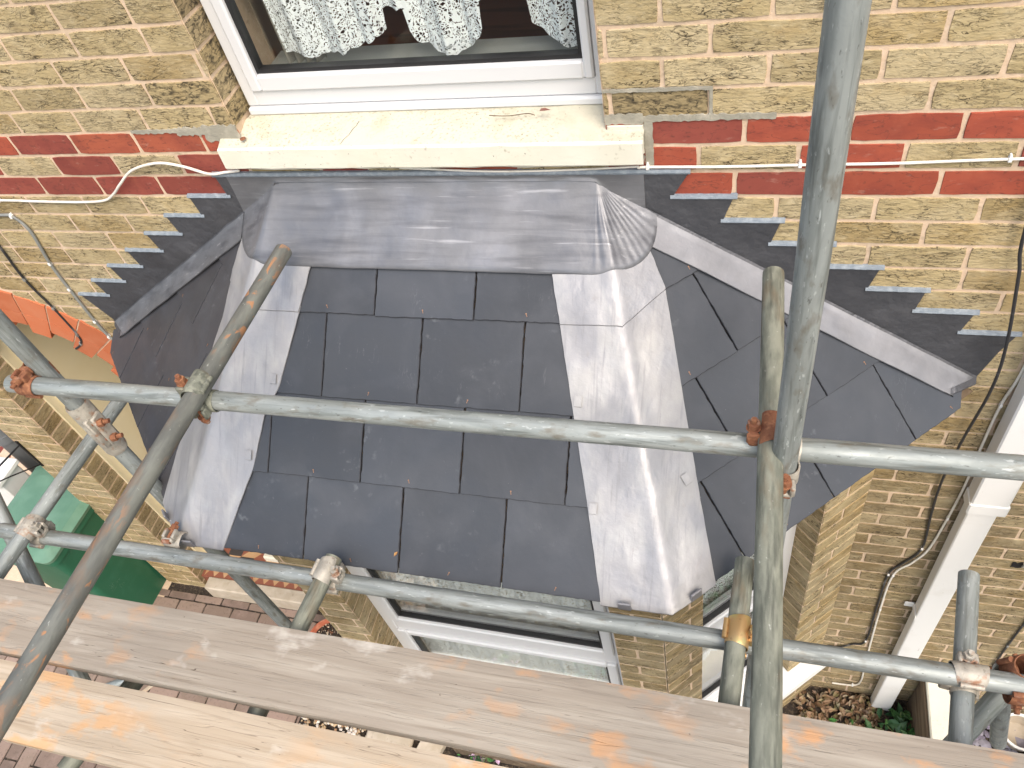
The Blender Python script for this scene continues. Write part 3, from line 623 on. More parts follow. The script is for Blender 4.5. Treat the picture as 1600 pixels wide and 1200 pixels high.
# rooms behind the windows
rm = MB()
def room(x0, x1, y0, y1, z0, z1):
    vs = [(x0, y0, z0), (x1, y0, z0), (x1, y1, z0), (x0, y1, z0), (x0, y0, z1), (x1, y0, z1), (x1, y1, z1), (x0, y1, z1)]
    rm.add(vs, [(0, 1, 2, 3)], 1); rm.add(vs, [(4, 5, 6, 7), (1, 2, 6, 5), (2, 3, 7, 6), (3, 0, 4, 7)], 0)
room(-1.3, .9, .31, 2.6, -.5, 1.9); room(-1.45, 1.0, .02, 2.6, -3.3, -.9)
for xa, xb in ((-1.3, WX0 - .001), (WX1 + .001, .9)): rm.box((xa, .3, -.5), (xb, .31, 1.9))
rm.box((WX0 - .001, .3, -.5), (WX1 + .001, .31, -.03))
rm.build('room_interior', ['room', 'room_floor'], house)
isl = MB(); isl.bbox((WX0 + .003, .165, -.02), (WX1 - .003, .34, .045), .006); isl.bbox((WX0 + .003, .16, .045), (WX1 - .003, .20, .06), .004); isl.build('inner_sill', ['inner_sill'], house)
isl = MB(); 
o_ = [V((CL.x + .09, CL.y + .16, -2.86)), V((CR.x - .09, CR.y + .16, -2.86)), V((BXR - .1, .05, -2.86)), V((BXL + .1, .05, -2.86))]
isl.prism(o_, (0, 0, -.05)); isl.build('bay_inner_sill', ['cream_wall'], house)

# ---------------------------------------------------------------- bay roof
EZ, EY = -.90, -.81; TF = .858; TR = .652 * math.sqrt(2); TLt = .637 * math.sqrt(2)
def zf(x, y): return EZ + TF * (y - EY)
def zr(x, y): return EZ + .652 * (1.30 - x + y)
def zl(x, y): return EZ + .637 * (1.80 + x + y)
def zroof(x, y, k=.008):
    a = [zf(x, y), zr(x, y), zl(x, y)]; m_ = min(a)
    return m_ - k * math.log(sum(math.exp(-(q - m_) / k) for q in a))
def hipd(x, y):      # distance in plan to the nearer hip line
    a = (V((.49, -.81)), V((.234, 0))); b = (V((-.99, -.81)), V((-.709, 0))); p = V((x, y)); r = 9
    for (s_, e) in (a, b):
        d = (e - s_).normalized(); q = p - s_; r = min(r, abs(q.x * d.y - q.y * d.x))
    return r
def zlead(x, y, off): 
    return zroof(x, y) + off + .007 * math.exp(-(hipd(x, y) / .022) ** 2) + .0026 * sm(x, y, 0, 13, 2) + .0012 * sm(x, y, 0, 45, 4)
deck = MB()      # timber deck under the slates
f0 = [(-.97, EY + .02), (.47, EY + .02), (1.27, -.001), (-1.77, -.001)]
a = [V((x, y, EZ - .02)) for x, y in f0]; tl, trr = V((-.70, -.001, -.235)), V((.23, -.001, -.235))
deck.add(a + [tl, trr], [(0, 1, 5, 4), (1, 2, 5), (0, 4, 3), (0, 3, 2, 1), (3, 4, 5, 2)])
roof = deck.build('bay_roof', ['timber'], house)
roof['label'] = 'hipped slate bay window roof with lead hips and stepped lead flashing'
def clip(poly, reg):
    out = poly
    for i in range(len(reg)):
        a, b = reg[i], reg[(i + 1) % len(reg)]; inp = out; out = []
        side = lambda p: (b[0] - a[0]) * (p[1] - a[1]) - (b[1] - a[1]) * (p[0] - a[0])
        for j in range(len(inp)):
            p, q = inp[j], inp[(j + 1) % len(inp)]; sp, sq = side(p), side(q)
            if sp >= 0: out.append(p)
            if (sp >= 0) != (sq >= 0):
                t = sp / (sp - sq); out.append((p[0] + (q[0] - p[0]) * t, p[1] + (q[1] - p[1]) * t))
        if not out: return []
    return out
RS = [0., .241, .478, .716, .954, 1.19]
def slates(O, U, S, reg, joints, warm=0):
    O, U, S = V(O), V(U), V(S); N = U.cross(S).normalized(); N = N if N.z > 0 else -N
    mb = MB(); rv = []
    for r in range(5):
        js = joints[r]; js = sorted(js)
        while js[0] > -1.6: js = [js[0] - .2995] + js
        while js[-1] < 1.3: js = js + [js[-1] + .2995]
        for k in range(len(js) - 1):
            s0 = RS[r] + ru(-.0015, .0015); u0, u1 = js[k] + .0018, js[k + 1] - .0018
            top = RS[r + 1] + .03
            sk = ru(-.0012, .0012)
            P = clip([(u0, s0 + sk), (u1, s0 - sk), (u1, top), (u0, top)], reg)
            if len(P) < 3: continue
            Q2 = []
            for i in range(len(P)):
                a, b = P[i], P[(i + 1) % len(P)]; L_ = math.hypot(b[0] - a[0], b[1] - a[1]); m_ = max(1, int(L_ / .012))
                for t in range(m_):
                    f = t / m_; jx = ru(-.0011, .0011) if t else 0
                    hor = abs(b[0] - a[0]) > abs(b[1] - a[1])
                    Q2.append((a[0] + (b[0] - a[0]) * f + (0 if hor else jx), a[1] + (b[1] - a[1]) * f + (jx if hor else 0)))
            tw = ru(-.0012, .0012)
            hgt = lambda u, s: .0045 + .009 * (1 - (s - s0) / .27) + tw * (u - u0) / .3
            c = ru(.60, .80); col = ((.057 + .010 * warm) * c, (.066 + .0 * warm) * c, (.083 - .009 * warm) * c)
            n = len(Q2)
            # chamfered top edge: outer ring lower, inner ring on top
            cu = sum(q[0] for q in Q2) / n; cs = sum(q[1] for q in Q2) / n
            def ins(u, s, e=.0018):
                d = math.hypot(u - cu, s - cs) or 1; return u - (u - cu) / d * e, s - (s - cs) / d * e
            bot = [O + U * u + S * s + N * (hgt(u, s) - .0075) for u, s in Q2]
            mid = [O + U * u + S * s + N * (hgt(u, s) - .0016) for u, s in Q2]
            tp = [O + U * ins(u, s)[0] + S * ins(u, s)[1] + N * hgt(u, s) for u, s in Q2]
            mb.add(bot + mid + tp, [list(range(2 * n, 3 * n))], 0, col)
            b_ = len(mb.v) - 3 * n
            for i in range(n):
                j = (i + 1) % n
                for o1, o2, mi in ((0, n, 1), (n, 2 * n, 1)): mb.f.append([b_ + o1 + i, b_ + o1 + j, b_ + o2 + j, b_ + o2 + i]); mb.m.append(mi)
            mu = (u0 + u1) / 2 + ru(-.004, .004); inside = clip([(mu - .002, s0 + .02), (mu + .002, s0 + .02), (mu, s0 + .03)], reg)
            if len(inside) == 3 and r < 4: rv.append((mu, s0 + .022, hgt(mu, s0 + .022)))
    so_ = mb.build('slates', ['slate', 'slate_edge'], roof)
    for (u, s, h) in rv:
        c = MB(); p = O + U * u + S * s + N * h; a_ = ru(-.5, .5)
        c.cyl(p - N * .001, p + N * .0012, .0020, 8); c.bbox((-.0009, 0, 0), (.0009, .009, .001), .0003, 0, Matrix((U * math.cos(a_) + S * math.sin(a_), -S * math.cos(a_) + U * math.sin(a_), N)).transposed(), p)
        c.build('copper_rivet', ['copper'], roof)
cf, sf = 1 / math.hypot(1, TF), TF / math.hypot(1, TF)
slates((0, EY, EZ), X, (0, cf, sf), [(-.99, 0), (.49, 0), (.234, 1.06), (-.709, 1.06)],
       [[-.565, -.264, .038], [-.694, -.395, -.095, .200], [-.531, -.234, .060], [-.378, -.083, .215], [-.5]])
cr, sr = 1 / math.hypot(1, TR), TR / math.hypot(1, TR)
slates((1.30 / 2, -1.30 / 2, EZ), (s2, s2, 0), (-s2 * cr, s2 * cr, sr), [(-.226, 0), (.80, 0), (.842, .052), (.80, .11), (.165, 1.0)],
       [[.015, .322, .625], [-.155, .145, .45, .755], [-.02, .284, .59], [.13, .43], [.2]])
cl, sl_ = 1 / math.hypot(1, TLt), TLt / math.hypot(1, TLt)
slates((-.90, -.90, EZ), (s2, -s2, 0), (s2 * cl, s2 * cl, sl_), [(-.127, 0), (-.501, 1.0), (-1.2, .066), (-1.14, 0)],
       [[-.97, -.68, -.39], [-.77, -.47], [-.92, -.625], [-.5], [-.5]], warm=1)
def pF(x, s): return (x, EY + s * cf)
def pR(a, s): d = s * cr * math.sqrt(2); q = 1.30 - d; p = a * math.sqrt(2); return ((p + q) / 2, (p - q) / 2)
def pL(a, s): d = s * cl * math.sqrt(2); p = -1.80 + d; q = a * math.sqrt(2); return ((p + q) / 2, (p - q) / 2)
def hipx(side, y): t = (y + .81) / .81; return .49 + (.234 - .49) * t if side > 0 else -.99 + (-.709 + .99) * t
def interp(tab, s):
    tab = sorted(tab, key=lambda q: q[1])
    for (a, sa), (b, sb) in zip(tab, tab[1:]):
        if s <= sb: return a + (b - a) * (s - sa) / (sb - sa)
    (a, sa), (b, sb) = tab[-2:]; return a + (b - a) * (s - sa) / (sb - sa)
RF = [(.128, .833), (.154, .719), (.203, .494), (.258, .246), (.312, -.02)]; RO = [(.205, .83), (.188, .703), (.151, .608), (.076, .419), (-.016, .183), (-.092, -.02)]
LF = [(-.583, .834), (-.612, .718), (-.67, .481), (-.713, .406), (-.743, .241), (-.835, -.02)]; LO = [(-.548, .821), (-.525, .736), (-.463, .604), (-.382, .264), (-.366, .158), (-.306, -.02)]
def hip_lead(side, s0, s1, off, lap=0):
    rows = []
    for i in range(37):
        s = s0 + (s1 - s0) * i / 36
        if side > 0: A = pF(interp(RF, s) + .0015 * sm(s, 0, 0, 30), s); B = pR(interp(RO, s) + .0015 * sm(s, 5, 0, 30), s)
        else: A = pL(interp(LO, s) + .002 * sm(s, 0, 0, 30), s); B = pF(interp(LF, s) + .0015 * sm(s, 5, 0, 30), s)
        yh = EY + s * cf; H = (hipx(side, yh), yh)
        row = []
        for j in range(25):
            t = j / 24 * 2
            q = (A[0] + (H[0] - A[0]) * t, A[1] + (H[1] - A[1]) * t) if t <= 1 else (H[0] + (B[0] - H[0]) * (t - 1), H[1] + (B[1] - H[1]) * (t - 1))
            dent = .0045 * math.exp(-((s - .27) / .03) ** 2 - ((t - 1.25) / .25) ** 2) + .004 * math.exp(-((s - .34) / .05) ** 2 - ((t - 1) / .3) ** 2)
            ed = .002 * abs(t - 1) ** 6
            row.append(V((*q, zlead(*q, off) + dent - ed * 1)))
        rows.append(row)
    m_ = MB(); m_.grid(rows, thick=.004); o = m_.build('hip_lead', ['lead_bright'], roof, smooth=40)
    return o
for sd in (1, -1):
    hip_lead(sd, -.02, .722, .0225); hip_lead(sd, .700, .90, .0275)
# lead apron over the top, dressed round both corners in a fan
ap = MB(); rows = []
C1, C2 = (.234, 0.), (-.709, 0.); RA = .178
path = [('f2', a) for a in np.linspace(0, 1, 15)] + [('m', a) for a in np.linspace(0, 1, 41)[1:-1]] + [('f1', a) for a in np.linspace(0, 1, 70)]
for kind, a in path:
    col = []
    if kind == 'm': bx_, dx, dy, R_ = C2[0] + (C1[0] - C2[0]) * a, 0, -1, RA
    elif kind == 'f1': th = a * math.radians(87); bx_, dx, dy, R_ = C1[0], math.sin(th), -math.cos(th), RA * (1 - .16 * a * a)
    else: th = (1 - a) * math.radians(87); bx_, dx, dy, R_ = C2[0], -math.sin(th), -math.cos(th), RA * (1 - .2 * (1 - a) ** 2)
    for i in range(19):
        r = R_ * i / 18
        x, y = bx_ + dx * r, dy * r - .003
        zz = zroof(x, y, .004) + .031 + .004 * math.exp(-(hipd(x, y) / .016) ** 2) + .0016 * sm(x, y, 0, 14, 2)
        if kind != 'm':
            th_ = th; zz += .0005 * math.sin(th_ * 44 + 2.5 * sm(r * 9, th_ * 2, 0)) * min(1, r / RA * 1.6)
        if kind == 'm': zz += .002 * sm(x, y, 1, 9)
        d = -y
        if d < .03: zz += (.03 - d) ** 2 * (20 if kind == 'm' else 8)       # cove against the wall
        col.append(V((x, y, zz)))
    rows.append(col)
ap.grid(rows, thick=.0045)
# upstand against the wall, following the crease
ux = np.linspace(C2[0] - .15, C1[0] + .121, 71); up = []
for x in ux:
    zc = zroof(x, 0, .004) + .038; zt = -.150 + .0025 * sm(x, 0, 0, 7)
    if x < C2[0] or x > C1[0]: zc = zroof(x, 0) + .024
    up.append([V((x, -.006 - .005 * (t ** 3) + .0022 * sm(x * 12, t * 2, 0) * (1 if .1 < t else 0), zt + (zc - zt) * t)) for t in np.linspace(0, 1, 8)])
ap.grid(up, thick=.004, tn=(0, 1, 0))
apo = ap.build('apron_flashing', ['lead'], roof, smooth=60)
sb = MB()
xs = np.linspace(-.905, .47, 120); rw = []
for x in xs:
    j = .0015 * sm(x, 0, 0, 60)
    rw.append([V((x, .003, -.1375 + .7 * j)), V((x, -.006 + j, -.1385 + j)), V((x, -.009 + j, -.146 + j)), V((x, -.0075, -.151 + j))])
sb.grid(rw, thick=.0); sb.build('sealant_strip', ['sealant'], apo)
# stepped flashings
stR = [(2, .352, .465), (3, .423, .574), (4, .549, .692), (5, .67, .822), (6, .815, .946), (7, .925, 1.068), (8, 1.052, 1.199), (9, 1.177, 1.317)]
stL = [(2, -.67, -.899), (3, -.889, -1.03), (4, -1.022, -1.16), (5, -1.145, -1.282), (6, -1.263, -1.407), (7, -1.392, -1.533), (8, -1.513, -1.654), (9, -1.634, -1.766)]
def step(st, sgn, xa, xend, tail):
    zc = lambda x: (zr if sgn > 0 else zl)(x, 0) + .026
    up = []
    for (k, a, b) in st: up += [(a, -.075 * k), (b, -.075 * k)]
    up += tail
    lo = [(xend + (xa - xend) * t, zc(xend + (xa - xend) * t) + .0025 * sm(t * 12, 3, 0)) for t in np.linspace(0, 1, 30)]
    mb = MB(); P = [V((x, -.0045, z)) for x, z in up + lo]
    mb.prism(P, (0, .004, 0))
    # flange dressed onto the slates
    rows = []
    for i in range(61):
        t = i / 60; x = xa + (xend - xa) * t; row = []
        for j in range(11):
            y = -.0045 - .071 * j / 10; xx = x
            if t > .93 and j > 2: xx = x - sgn * (j - 2) * .009 * (t - .93) / .07
            base = (zr if sgn > 0 else zl)(xx, y) + .0235
            cove = max(0, .014 - (-y - .0045)) ** 2 * 30
            row.append(V((xx, y, base + cove + .003 * sm(x * 9, y * 9, 0, 1, 8) * min(1, j / 4) + .0045 * max(0, sm(x, 0, 0, 11, 3)) * (1 if j < 4 else .2))))
        rows.append(row)
    mb.grid(rows, thick=.004)
    o = mb.build('step_flashing', ['lead_dark'], roof, smooth=30)
    for (k, a, b) in st[1:] if 1 else st:
        s_ = MB(); lo_, hi_ = min(a, b), max(a, b); rw = []
        for x in np.linspace(lo_ - .004, hi_ + .01, 26):
            z = -.075 * k; j = .0014 * sm(x, k, 0, 70)
            rw.append([V((x, .003, z + .010 + j)), V((x, -.006 + j, z + .0075 + j)), V((x, -.0095 + j, z + .001)), V((x, -.0062, z - .0035 + j))])
        s_.grid(rw); s_.build('sealant_strip', ['sealant'], o)
    return o
step(stR, 1, .335, 1.262, [(1.29, -.745), (1.275, -.80)])
step(stL, -1, -.83, -1.70, [(-1.70, -.80)])
# pale flange skins
for sgn, xa, xend in ((1, .37, 1.25), (-1, -.86, -1.69)):
    mb = MB(); rows = []
    for i in range(61):
        t = i / 60; x = xa + (xend - xa) * t; row = []
        for j in range(10):
            y = -.0125 - .065 * j / 9; xx = x
            if t > .93: xx = x - sgn * j * .009 * (t - .93) / .07
            base = (zr if sgn > 0 else zl)(xx, y) + .0275
            row.append(V((xx, y, base + (max(0, .010 - (-y - .0125)) ** 2) * 40 + .003 * sm(x * 9, y * 9, 0, 1, 8) * min(1, (j + 1) / 4) + .0045 * max(0, sm(x, 0, 0, 11, 3)) * (1 if j < 3 else .2))))
        rows.append(row)
    mb.grid(rows, thick=.003); mb.build('flashing_flange', ['lead_mid' if sgn > 0 else 'lead'], roof, smooth=40)
# lead clips at the hip feet
def clipx(p, n, up):
    p, n, up = V(p), V(n).normalized(), V(up).normalized(); R = Matrix((n.cross(up), n, up)).transposed() if 0 else None
    sx = n.cross(V((0, 0, 1))).normalized(); R = Matrix((sx, -n, sx.cross(-n))).transposed()
    m_ = MB(); m_.bbox((-.017, -.006, -.022), (.017, .0, .012), .002, 0, R, p); m_.bbox((-.017, -.006, .007), (.017, .028, .0125), .002, 0, R, p)
    m_.cyl(p + R @ V((-.017, .004, .014)), p + R @ V((.017, .004, .014)), .0055, 10)
    m_.build('lead_clip', ['lead_mid'], roof, smooth=35)
clipx((.375, -.825, -.878), (0, -1, 0), (0, 0, 1)); clipx((.548, -.768, -.878), (s2, -s2, 0), (0, 0, 1))
clipx((-.945, -.825, -.878), (0, -1, 0), (0, 0, 1)); clipx((-1.07, -.745, -.878), (-s2, -s2, 0), (0, 0, 1))

def tab(fn, a, s_, S):
    x, y = fn(a, s_); R = Matrix.Identity(3); m_ = MB(); P = []
    for da, ds in ((-.010, -.014), (.010, -.014), (.010, .014), (-.010, .014)):
        q = fn(a + da, s_ + ds); P.append(V((*q, zroof(*q) + .0262)))
    m_.prism(P, (0, 0, .0018)); m_.build('lead_clip', ['lead_bright'], roof)
tab(pF, .219, .50, 1); tab(pF, .276, .225, 1); tab(pR, -.022, .25, 1); tab(pF, -.687, .50, 1); tab(pF, -.758, .27, 1)
# ---------------------------------------------------------------- curtains
def curtain(name, label, O, U, W_, ztop, hem, folds, amp, matn, cat='curtain', parent=None):
    O, U = V(O), V(U); Nn = V((U.y, -U.x, 0)); nx, nz = 220, 26; rows = []; uv = []
    for i in range(nx + 1):
        u = W_ * i / nx; h = hem(u); r = []
        for j in range(nz + 1):
            t = j / nz; z = ztop + (h - ztop) * t
            ph = u * folds + 1.2 * sm(u * 6, t * 1.5, 0)
            d = amp * math.sin(ph) * (.5 + .5 * t) + .3 * amp * math.sin(ph * 2.7 + 1)
            r.append(O + U * u + Nn * d + Z * z); uv.append((u * 1.35 + .01 * math.cos(ph), z))
        rows.append(r)
    m_ = MB(); m_.grid(rows); o = m_.build(name, [matn], parent, smooth=True, uv=uv)
    tag(o, label, cat); return o
def hemU(u):
    x = u - .70
    def sw(a, b, top, low): 
        t = (x - a) / (b - a); return top + (low - top) * (math.sin(math.pi * min(1, max(0, t))) ** .45) if 0 < t < 1 else top
    sc_ = .008 * abs(math.sin(x * 70)) 
    if x < -.655: return .26
    if x < -.33: return sw(-.80, -.30, .21, .092) - sc_
    if x < -.262: return .205 - sc_
    if x < -.06: return sw(-.268, -.055, .19, .075) - sc_
    if x < .062: return .215 - sc_
    return sw(.055, .35, .19, .078) - sc_
curtain('lace_curtain', 'white floral lace valance hanging in swags inside the upper window', (-.70, .215, 0), X, .93, .75, hemU, 62, .013, 'lace')
dr = MB(); rows = []
for i in range(60):
    u = i / 59; rows.append([V((-.74 + .22 * u * (1 - .45 * t) + .05 * t, .27 + .018 * math.sin(u * 26 + 2 * t), 1.3 - 1.26 * t)) for t in np.linspace(0, 1, 14)])
dr.grid(rows); tag(dr.build('drape', ['drape'], None, smooth=True), 'beige drape gathered at the left side inside the upper window', 'curtain')
def hemB(u):
    return -2.60 - .085 * abs(math.sin(u * 6.0 + .5)) - .012 * abs(math.sin(u * 60))
curtain('lace_curtain', 'white patterned lace curtain inside the front pane of the bay window', (-.745, -.46, 0), X, 1.0, -1.02, hemB, 75, .006, 'lace_fine')
curtain('lace_curtain', 'white patterned lace curtain inside the right hand angled bay pane', CR + UR * .15 - NR * .2, UR, .56, -1.02, lambda u: -2.62 - .02 * abs(math.sin(u * 50)), 75, .006, 'lace_fine')

# ---------------------------------------------------------------- ground
gm = MB(); S_ = 60
gm.add([(-S_, -S_, GZ - .03), (S_, -S_, GZ - .03), (S_, S_, GZ - .03), (-S_, S_, GZ - .03)], [[0, 1, 2, 3]])
tag(gm.build('ground', ['tarmac']), kind='structure')
pv = MB(); 
def pcol(x, r, sa, lo):
    k = rnd(); b = (.24, .18, .145) if k < .5 else (.19, .14, .115) if k < .8 else (.30, .22, .18); s = ru(.85, 1.1); return tuple(q * s for q in b), 0
def pav(O, U, W, u0, u1, v0, v1, bl, co):
    global CO
    old = CO; CO = co
    brickwork(pv, O, U, W, Z, u0, u1, v0, v1, lambda r: (bl / 2 if r % 2 else 0), pcol, bl=bl); CO = old
pav((0, 0, GZ), X, Y, -3.3, -1.72, -2.2, -.052, .205, .103)
pav((0, 0, GZ), Y, X, -2.6, -.42, -5.2, -3.3, .205, .103)
pv.add([(-5.3, -2.6, GZ - .006), (-1.72, -2.6, GZ - .006), (-1.72, .03, GZ - .006), (-5.3, .03, GZ - .006)], [[0, 1, 2, 3]], 1)
tag(pv.build('paving', ['paver', 'soil']), kind='structure')
rb = MB(); brickwork(rb, (0, 0, GZ - .002), X, Y, Z, -5.2, -3.3, -.415, 1.05, lambda r: (.1 if r % 2 else 0), lambda x, r, s, l: (redc(), 0)); rb.add([(-5.2, -.42, GZ - .003), (-3.0, -.42, GZ - .003), (-3.0, 2.5, GZ - .003), (-5.2, 2.5, GZ - .003)], [[0, 1, 2, 3]], 1)
tag(rb.build('red_brick_path', ['red', 'mortar']), kind='structure')
# planting bed soil, gravel, slate chips, leaf litter, plants
bed = MB(); 
gr_ = []
for i in range(41):
    gr_.append([V((-1.70 + 4.4 * i / 40, -1.9 + 1.9 * j / 20, GZ - .005 + .02 * sm(i * .6, j * .6, 0))) for j in range(21)])
bed.grid(gr_); tag(bed.build('soil_bed', ['soil']), kind='structure')
def stones(name, n, x0, x1, y0, y1, size, cols, flat=.6, matn='gravel', z=GZ + .01):
    mb = MB(); ico = [V(q).normalized() for q in ((1, 0, .5), (-1, 0, .5), (0, 1, .5), (0, -1, .5), (.7, .7, -.3), (-.7, .7, -.3), (.7, -.7, -.3), (-.7, -.7, -.3), (0, 0, 1))]
    fs = [(8, 0, 2), (8, 2, 1), (8, 1, 3), (8, 3, 0), (0, 4, 2), (2, 5, 1), (1, 7, 3), (3, 6, 0), (0, 6, 4), (2, 4, 5), (1, 5, 7), (3, 7, 6)]
    for _ in range(n):
        s = size * ru(.5, 1.3); R = Matrix.Rotation(ru(0, 6.28), 3, 'Z') @ Matrix.Rotation(ru(-.5, .5), 3, 'X'); o = V((ru(x0, x1), ru(y0, y1), z + ru(0, .015)))
        c = random.choice(cols); k = ru(.75, 1.2); sx, sy = ru(.7, 1.3), ru(.6, 1.1)
        mb.add([R @ V((q.x * s * sx * ru(.85, 1.15), q.y * s * sy, q.z * s * flat)) + o for q in ico], fs, 0, tuple(min(1, a * k) for a in c))
    return tag(mb.build(name, [matn]), kind='stuff')
o = stones('gravel', 2200, -1.70, -1.15, -1.5, -.35, .014, [(.45, .33, .2), (.5, .42, .32), (.3, .18, .1), (.55, .5, .45)]); o['label'] = 'loose tan gravel seen through the gap between the boards'
o = stones('slate_chips', 900, 1.64, 2.6, -.9, .0, .028, [(.22, .20, .27), (.28, .27, .33), (.16, .15, .2)], .35); o['label'] = 'purple grey slate chippings beyond the low wall'
def leaves(name, n, x0, x1, y0, y1, z0, z1, size, cols, tilt=.6, curl=.3, lobes=False):
    mb = MB()
    for _ in range(n):
        s = size * ru(.5, 1.2); R = Matrix.Rotation(ru(0, 6.28), 3, 'Z') @ Matrix.Rotation(ru(-tilt, tilt), 3, 'X') @ Matrix.Rotation(ru(-tilt, tilt), 3, 'Y')
        o = V((ru(x0, x1), ru(y0, y1), ru(z0, z1))); c = random.choice(cols); k = ru(.7, 1.25); wd = ru(.35, .6)
        P = [(0, -1, 0), (wd, -.3, curl), (wd * .8, .4, curl), (0, 1, -curl), (-wd * .8, .4, curl), (-wd, -.3, curl), (0, 0, 0)]
        mb.add([R @ V(q) * s + o for q in P], [(6, 0, 1), (6, 1, 2), (6, 2, 3), (6, 3, 4), (6, 4, 5), (6, 5, 0)], 0, tuple(a * k for a in c))
    return mb
o = leaves('litter', 700, 1.0, 1.42, -.62, -.02, GZ, GZ + .03, .026, [(.20, .12, .07), (.28, .18, .11), (.12, .07, .04), (.33, .26, .18)]).build('leaf_litter', ['leaf']); tag(o, 'brown dead leaves heaped at the foot of the wall by the downpipe', kind='stuff')
def plant(name, label, cx, cy, r, n, size, cols, h=.18, z=GZ):
    mb = leaves(name, n, -1, 1, -1, 1, 0, 0, size, cols)
    # place each leaf on a loose dome, with stems
    out = MB()
    for k in range(n):
        a = ru(0, 6.28); rr = r * math.sqrt(rnd()); hh = h * ru(.3, 1) * (1 - .5 * rr / r); o = V((cx + rr * math.cos(a), cy + rr * math.sin(a), z + hh))
        vs = [V(q) for q in mb.v[k * 7:k * 7 + 7]]; c0 = sum(vs, V((0, 0, 0))) / 7
        out.add([q - c0 + o for q in vs], [(6, 0, 1), (6, 1, 2), (6, 2, 3), (6, 3, 4), (6, 4, 5), (6, 5, 0)], 0, mb.c[k * 7])
    f = out
    root = thing(name, label, 'plant', (cx, cy, z)); f.build('foliage', ['leaf'], root)
    st = MB()
    for k in range(14):
        a = ru(0, 6.28); rr = r * ru(.2, .9); st.path([(cx, cy, z), (cx + rr * .5 * math.cos(a), cy + rr * .5 * math.sin(a), z + h * .5), (cx + rr * math.cos(a), cy + rr * math.sin(a), z + h * .7)], .002, 5, col=(.1, .14, .05))
    st.build('stem', ['leaf'], root); return root
GC = [(.035, .11, .03), (.05, .16, .04), (.025, .08, .03), (.08, .2, .05)]
plant('ivy_plant', 'dark green leafy plant growing beside the foot of the white downpipe', 1.50, -.22, .16, 110, .034, GC)
plant('ivy_plant', 'low leafy plant sprawling between the leaf litter and the boards', 1.24, -.36, .20, 130, .030, GC, .1)
plant('ivy_plant', 'small green seedling in the slate chips behind the diagonal tube', 1.78, -.02, .06, 26, .03, [(.1, .32, .05), (.13, .4, .07)], .08)
plant('flowering_plant', 'low plant with small lilac flowers seen in the gap between the boards', -.60, -.78, .15, 120, .018, GC + [(.5, .35, .5), (.3, .18, .3)], .1)
plant('fern_plant', 'blue green bushy plant below the lower edge of the long board', -.10, -.76, .20, 220, .018, [(.06, .15, .08), (.09, .2, .1), (.04, .1, .05)], .16)
st = MB(); st.bbox((-1.28, -.80, GZ), (-1.0, -.55, GZ + .035), .01); tag(st.build('sole_plate', ['stone']), 'pinkish flat sole plate under the foot of the left standard', 'slab')
st = MB(); st.prism([(-.98, -.80, GZ + .01), (-.86, -.84, GZ + .01), (-.80, -.64, GZ + .01), (-.93, -.60, GZ + .01)], (0, 0, .04)); tag(st.build('paving_slab', ['stone']), 'broken grey paving slab beside the planting bed', 'slab')
st = MB(); st.bbox((-.75, -.69, GZ), (1.2, -.61, GZ + .13), .006); 
tag(st.build('timber_edging', ['timber']), 'long dark timber edging board around the planting bed under the bay', 'timber edging')
# low wall by the downpipe
lw = thing('low_wall', 'low timber sided boundary wall with a cream painted top beside the downpipe', 'wall', (1.6, -.6, GZ))
m_ = MB(); m_.bbox((1.545, -1.3, GZ - .02), (1.64, -.012, -3.06), .006); m_.build('timber_side', ['timber'], lw)
m_ = MB(); m_.bbox((1.555, -1.3, -3.058), (1.68, -.012, -3.03), .006); m_.bbox((1.642, -1.3, GZ - .02), (1.672, -.012, -3.06), .004); m_.bbox((1.34, -.03, -3.03), (1.68, -.009, -2.955), .008); m_.build('coping', ['cream'], lw)

# ---------------------------------------------------------------- downpipe, cables, bracket
dp = thing('downpipe', 'square white downpipe running down the brick wall to the right of the bay', 'downpipe', (1.415, -.035, GZ))
m_ = MB(); m_.bbox((1.372, -.07, GZ), (1.462, -.012, -1.42), .004); m_.build('pipe', ['white'], dp)
m_ = MB(); m_.bbox((1.366, -.078, -1.43), (1.478, -.010, -.55), .005); m_.bbox((1.362, -.082, -1.46), (1.482, -.008, -1.40), .005); m_.build('socket', ['white'], dp)
for zz in (-2.32, -.62):
    m_ = MB(); m_.bbox((1.335, -.012, zz - .018), (1.37, -.005, zz + .018), .003); m_.bbox((1.368, -.075, zz - .016), (1.372, -.005, zz + .016), .001); m_.cyl((1.348, -.013, zz), (1.348, -.0155, zz), .005, 8, 0); m_.build('bracket', ['white'], dp)
m_ = MB(); m_.bbox((1.378, -.078, -.56), (1.47, -.010, TOP - .2), .004); m_.build('pipe', ['white'], dp)
def cable(label, pts, r, matn, clips=(), y=-.006, clipm='white', name='cable'):
    root = thing(name, label, 'cable', (pts[0][0], y, pts[0][1]))
    P = smooth_path([(x, (y if len(q) == 0 else q[0]), z) for x, z, *q in pts], 8)
    m_ = MB(); m_.path(P, r, 8); m_.build('sheath', [matn], root, smooth=True)
    for i in clips:
        x, z = pts[i][0], pts[i][1]; c = MB(); c.bbox((x - .004, y - r * 1.5, z - .006), (x + .004, y + .006, z + .006), .001); c.cyl((x, y - .004, z + .009), (x, y + .006, z + .009), .003, 8); c.build('clip', [clipm], root)
    return root
YC = -.007
cable('thin white cable clipped across the red brick band right of the sill', [(.345, -.128, -.012), (.366, -.130), (.55, -.131), (.722, -.128), (.93, -.126), (1.155, -.118), (1.6, -.11), (2.4, -.12), (3.3, -.11)], .0036, 'cable_white', (1, 3, 5, 6, 7))
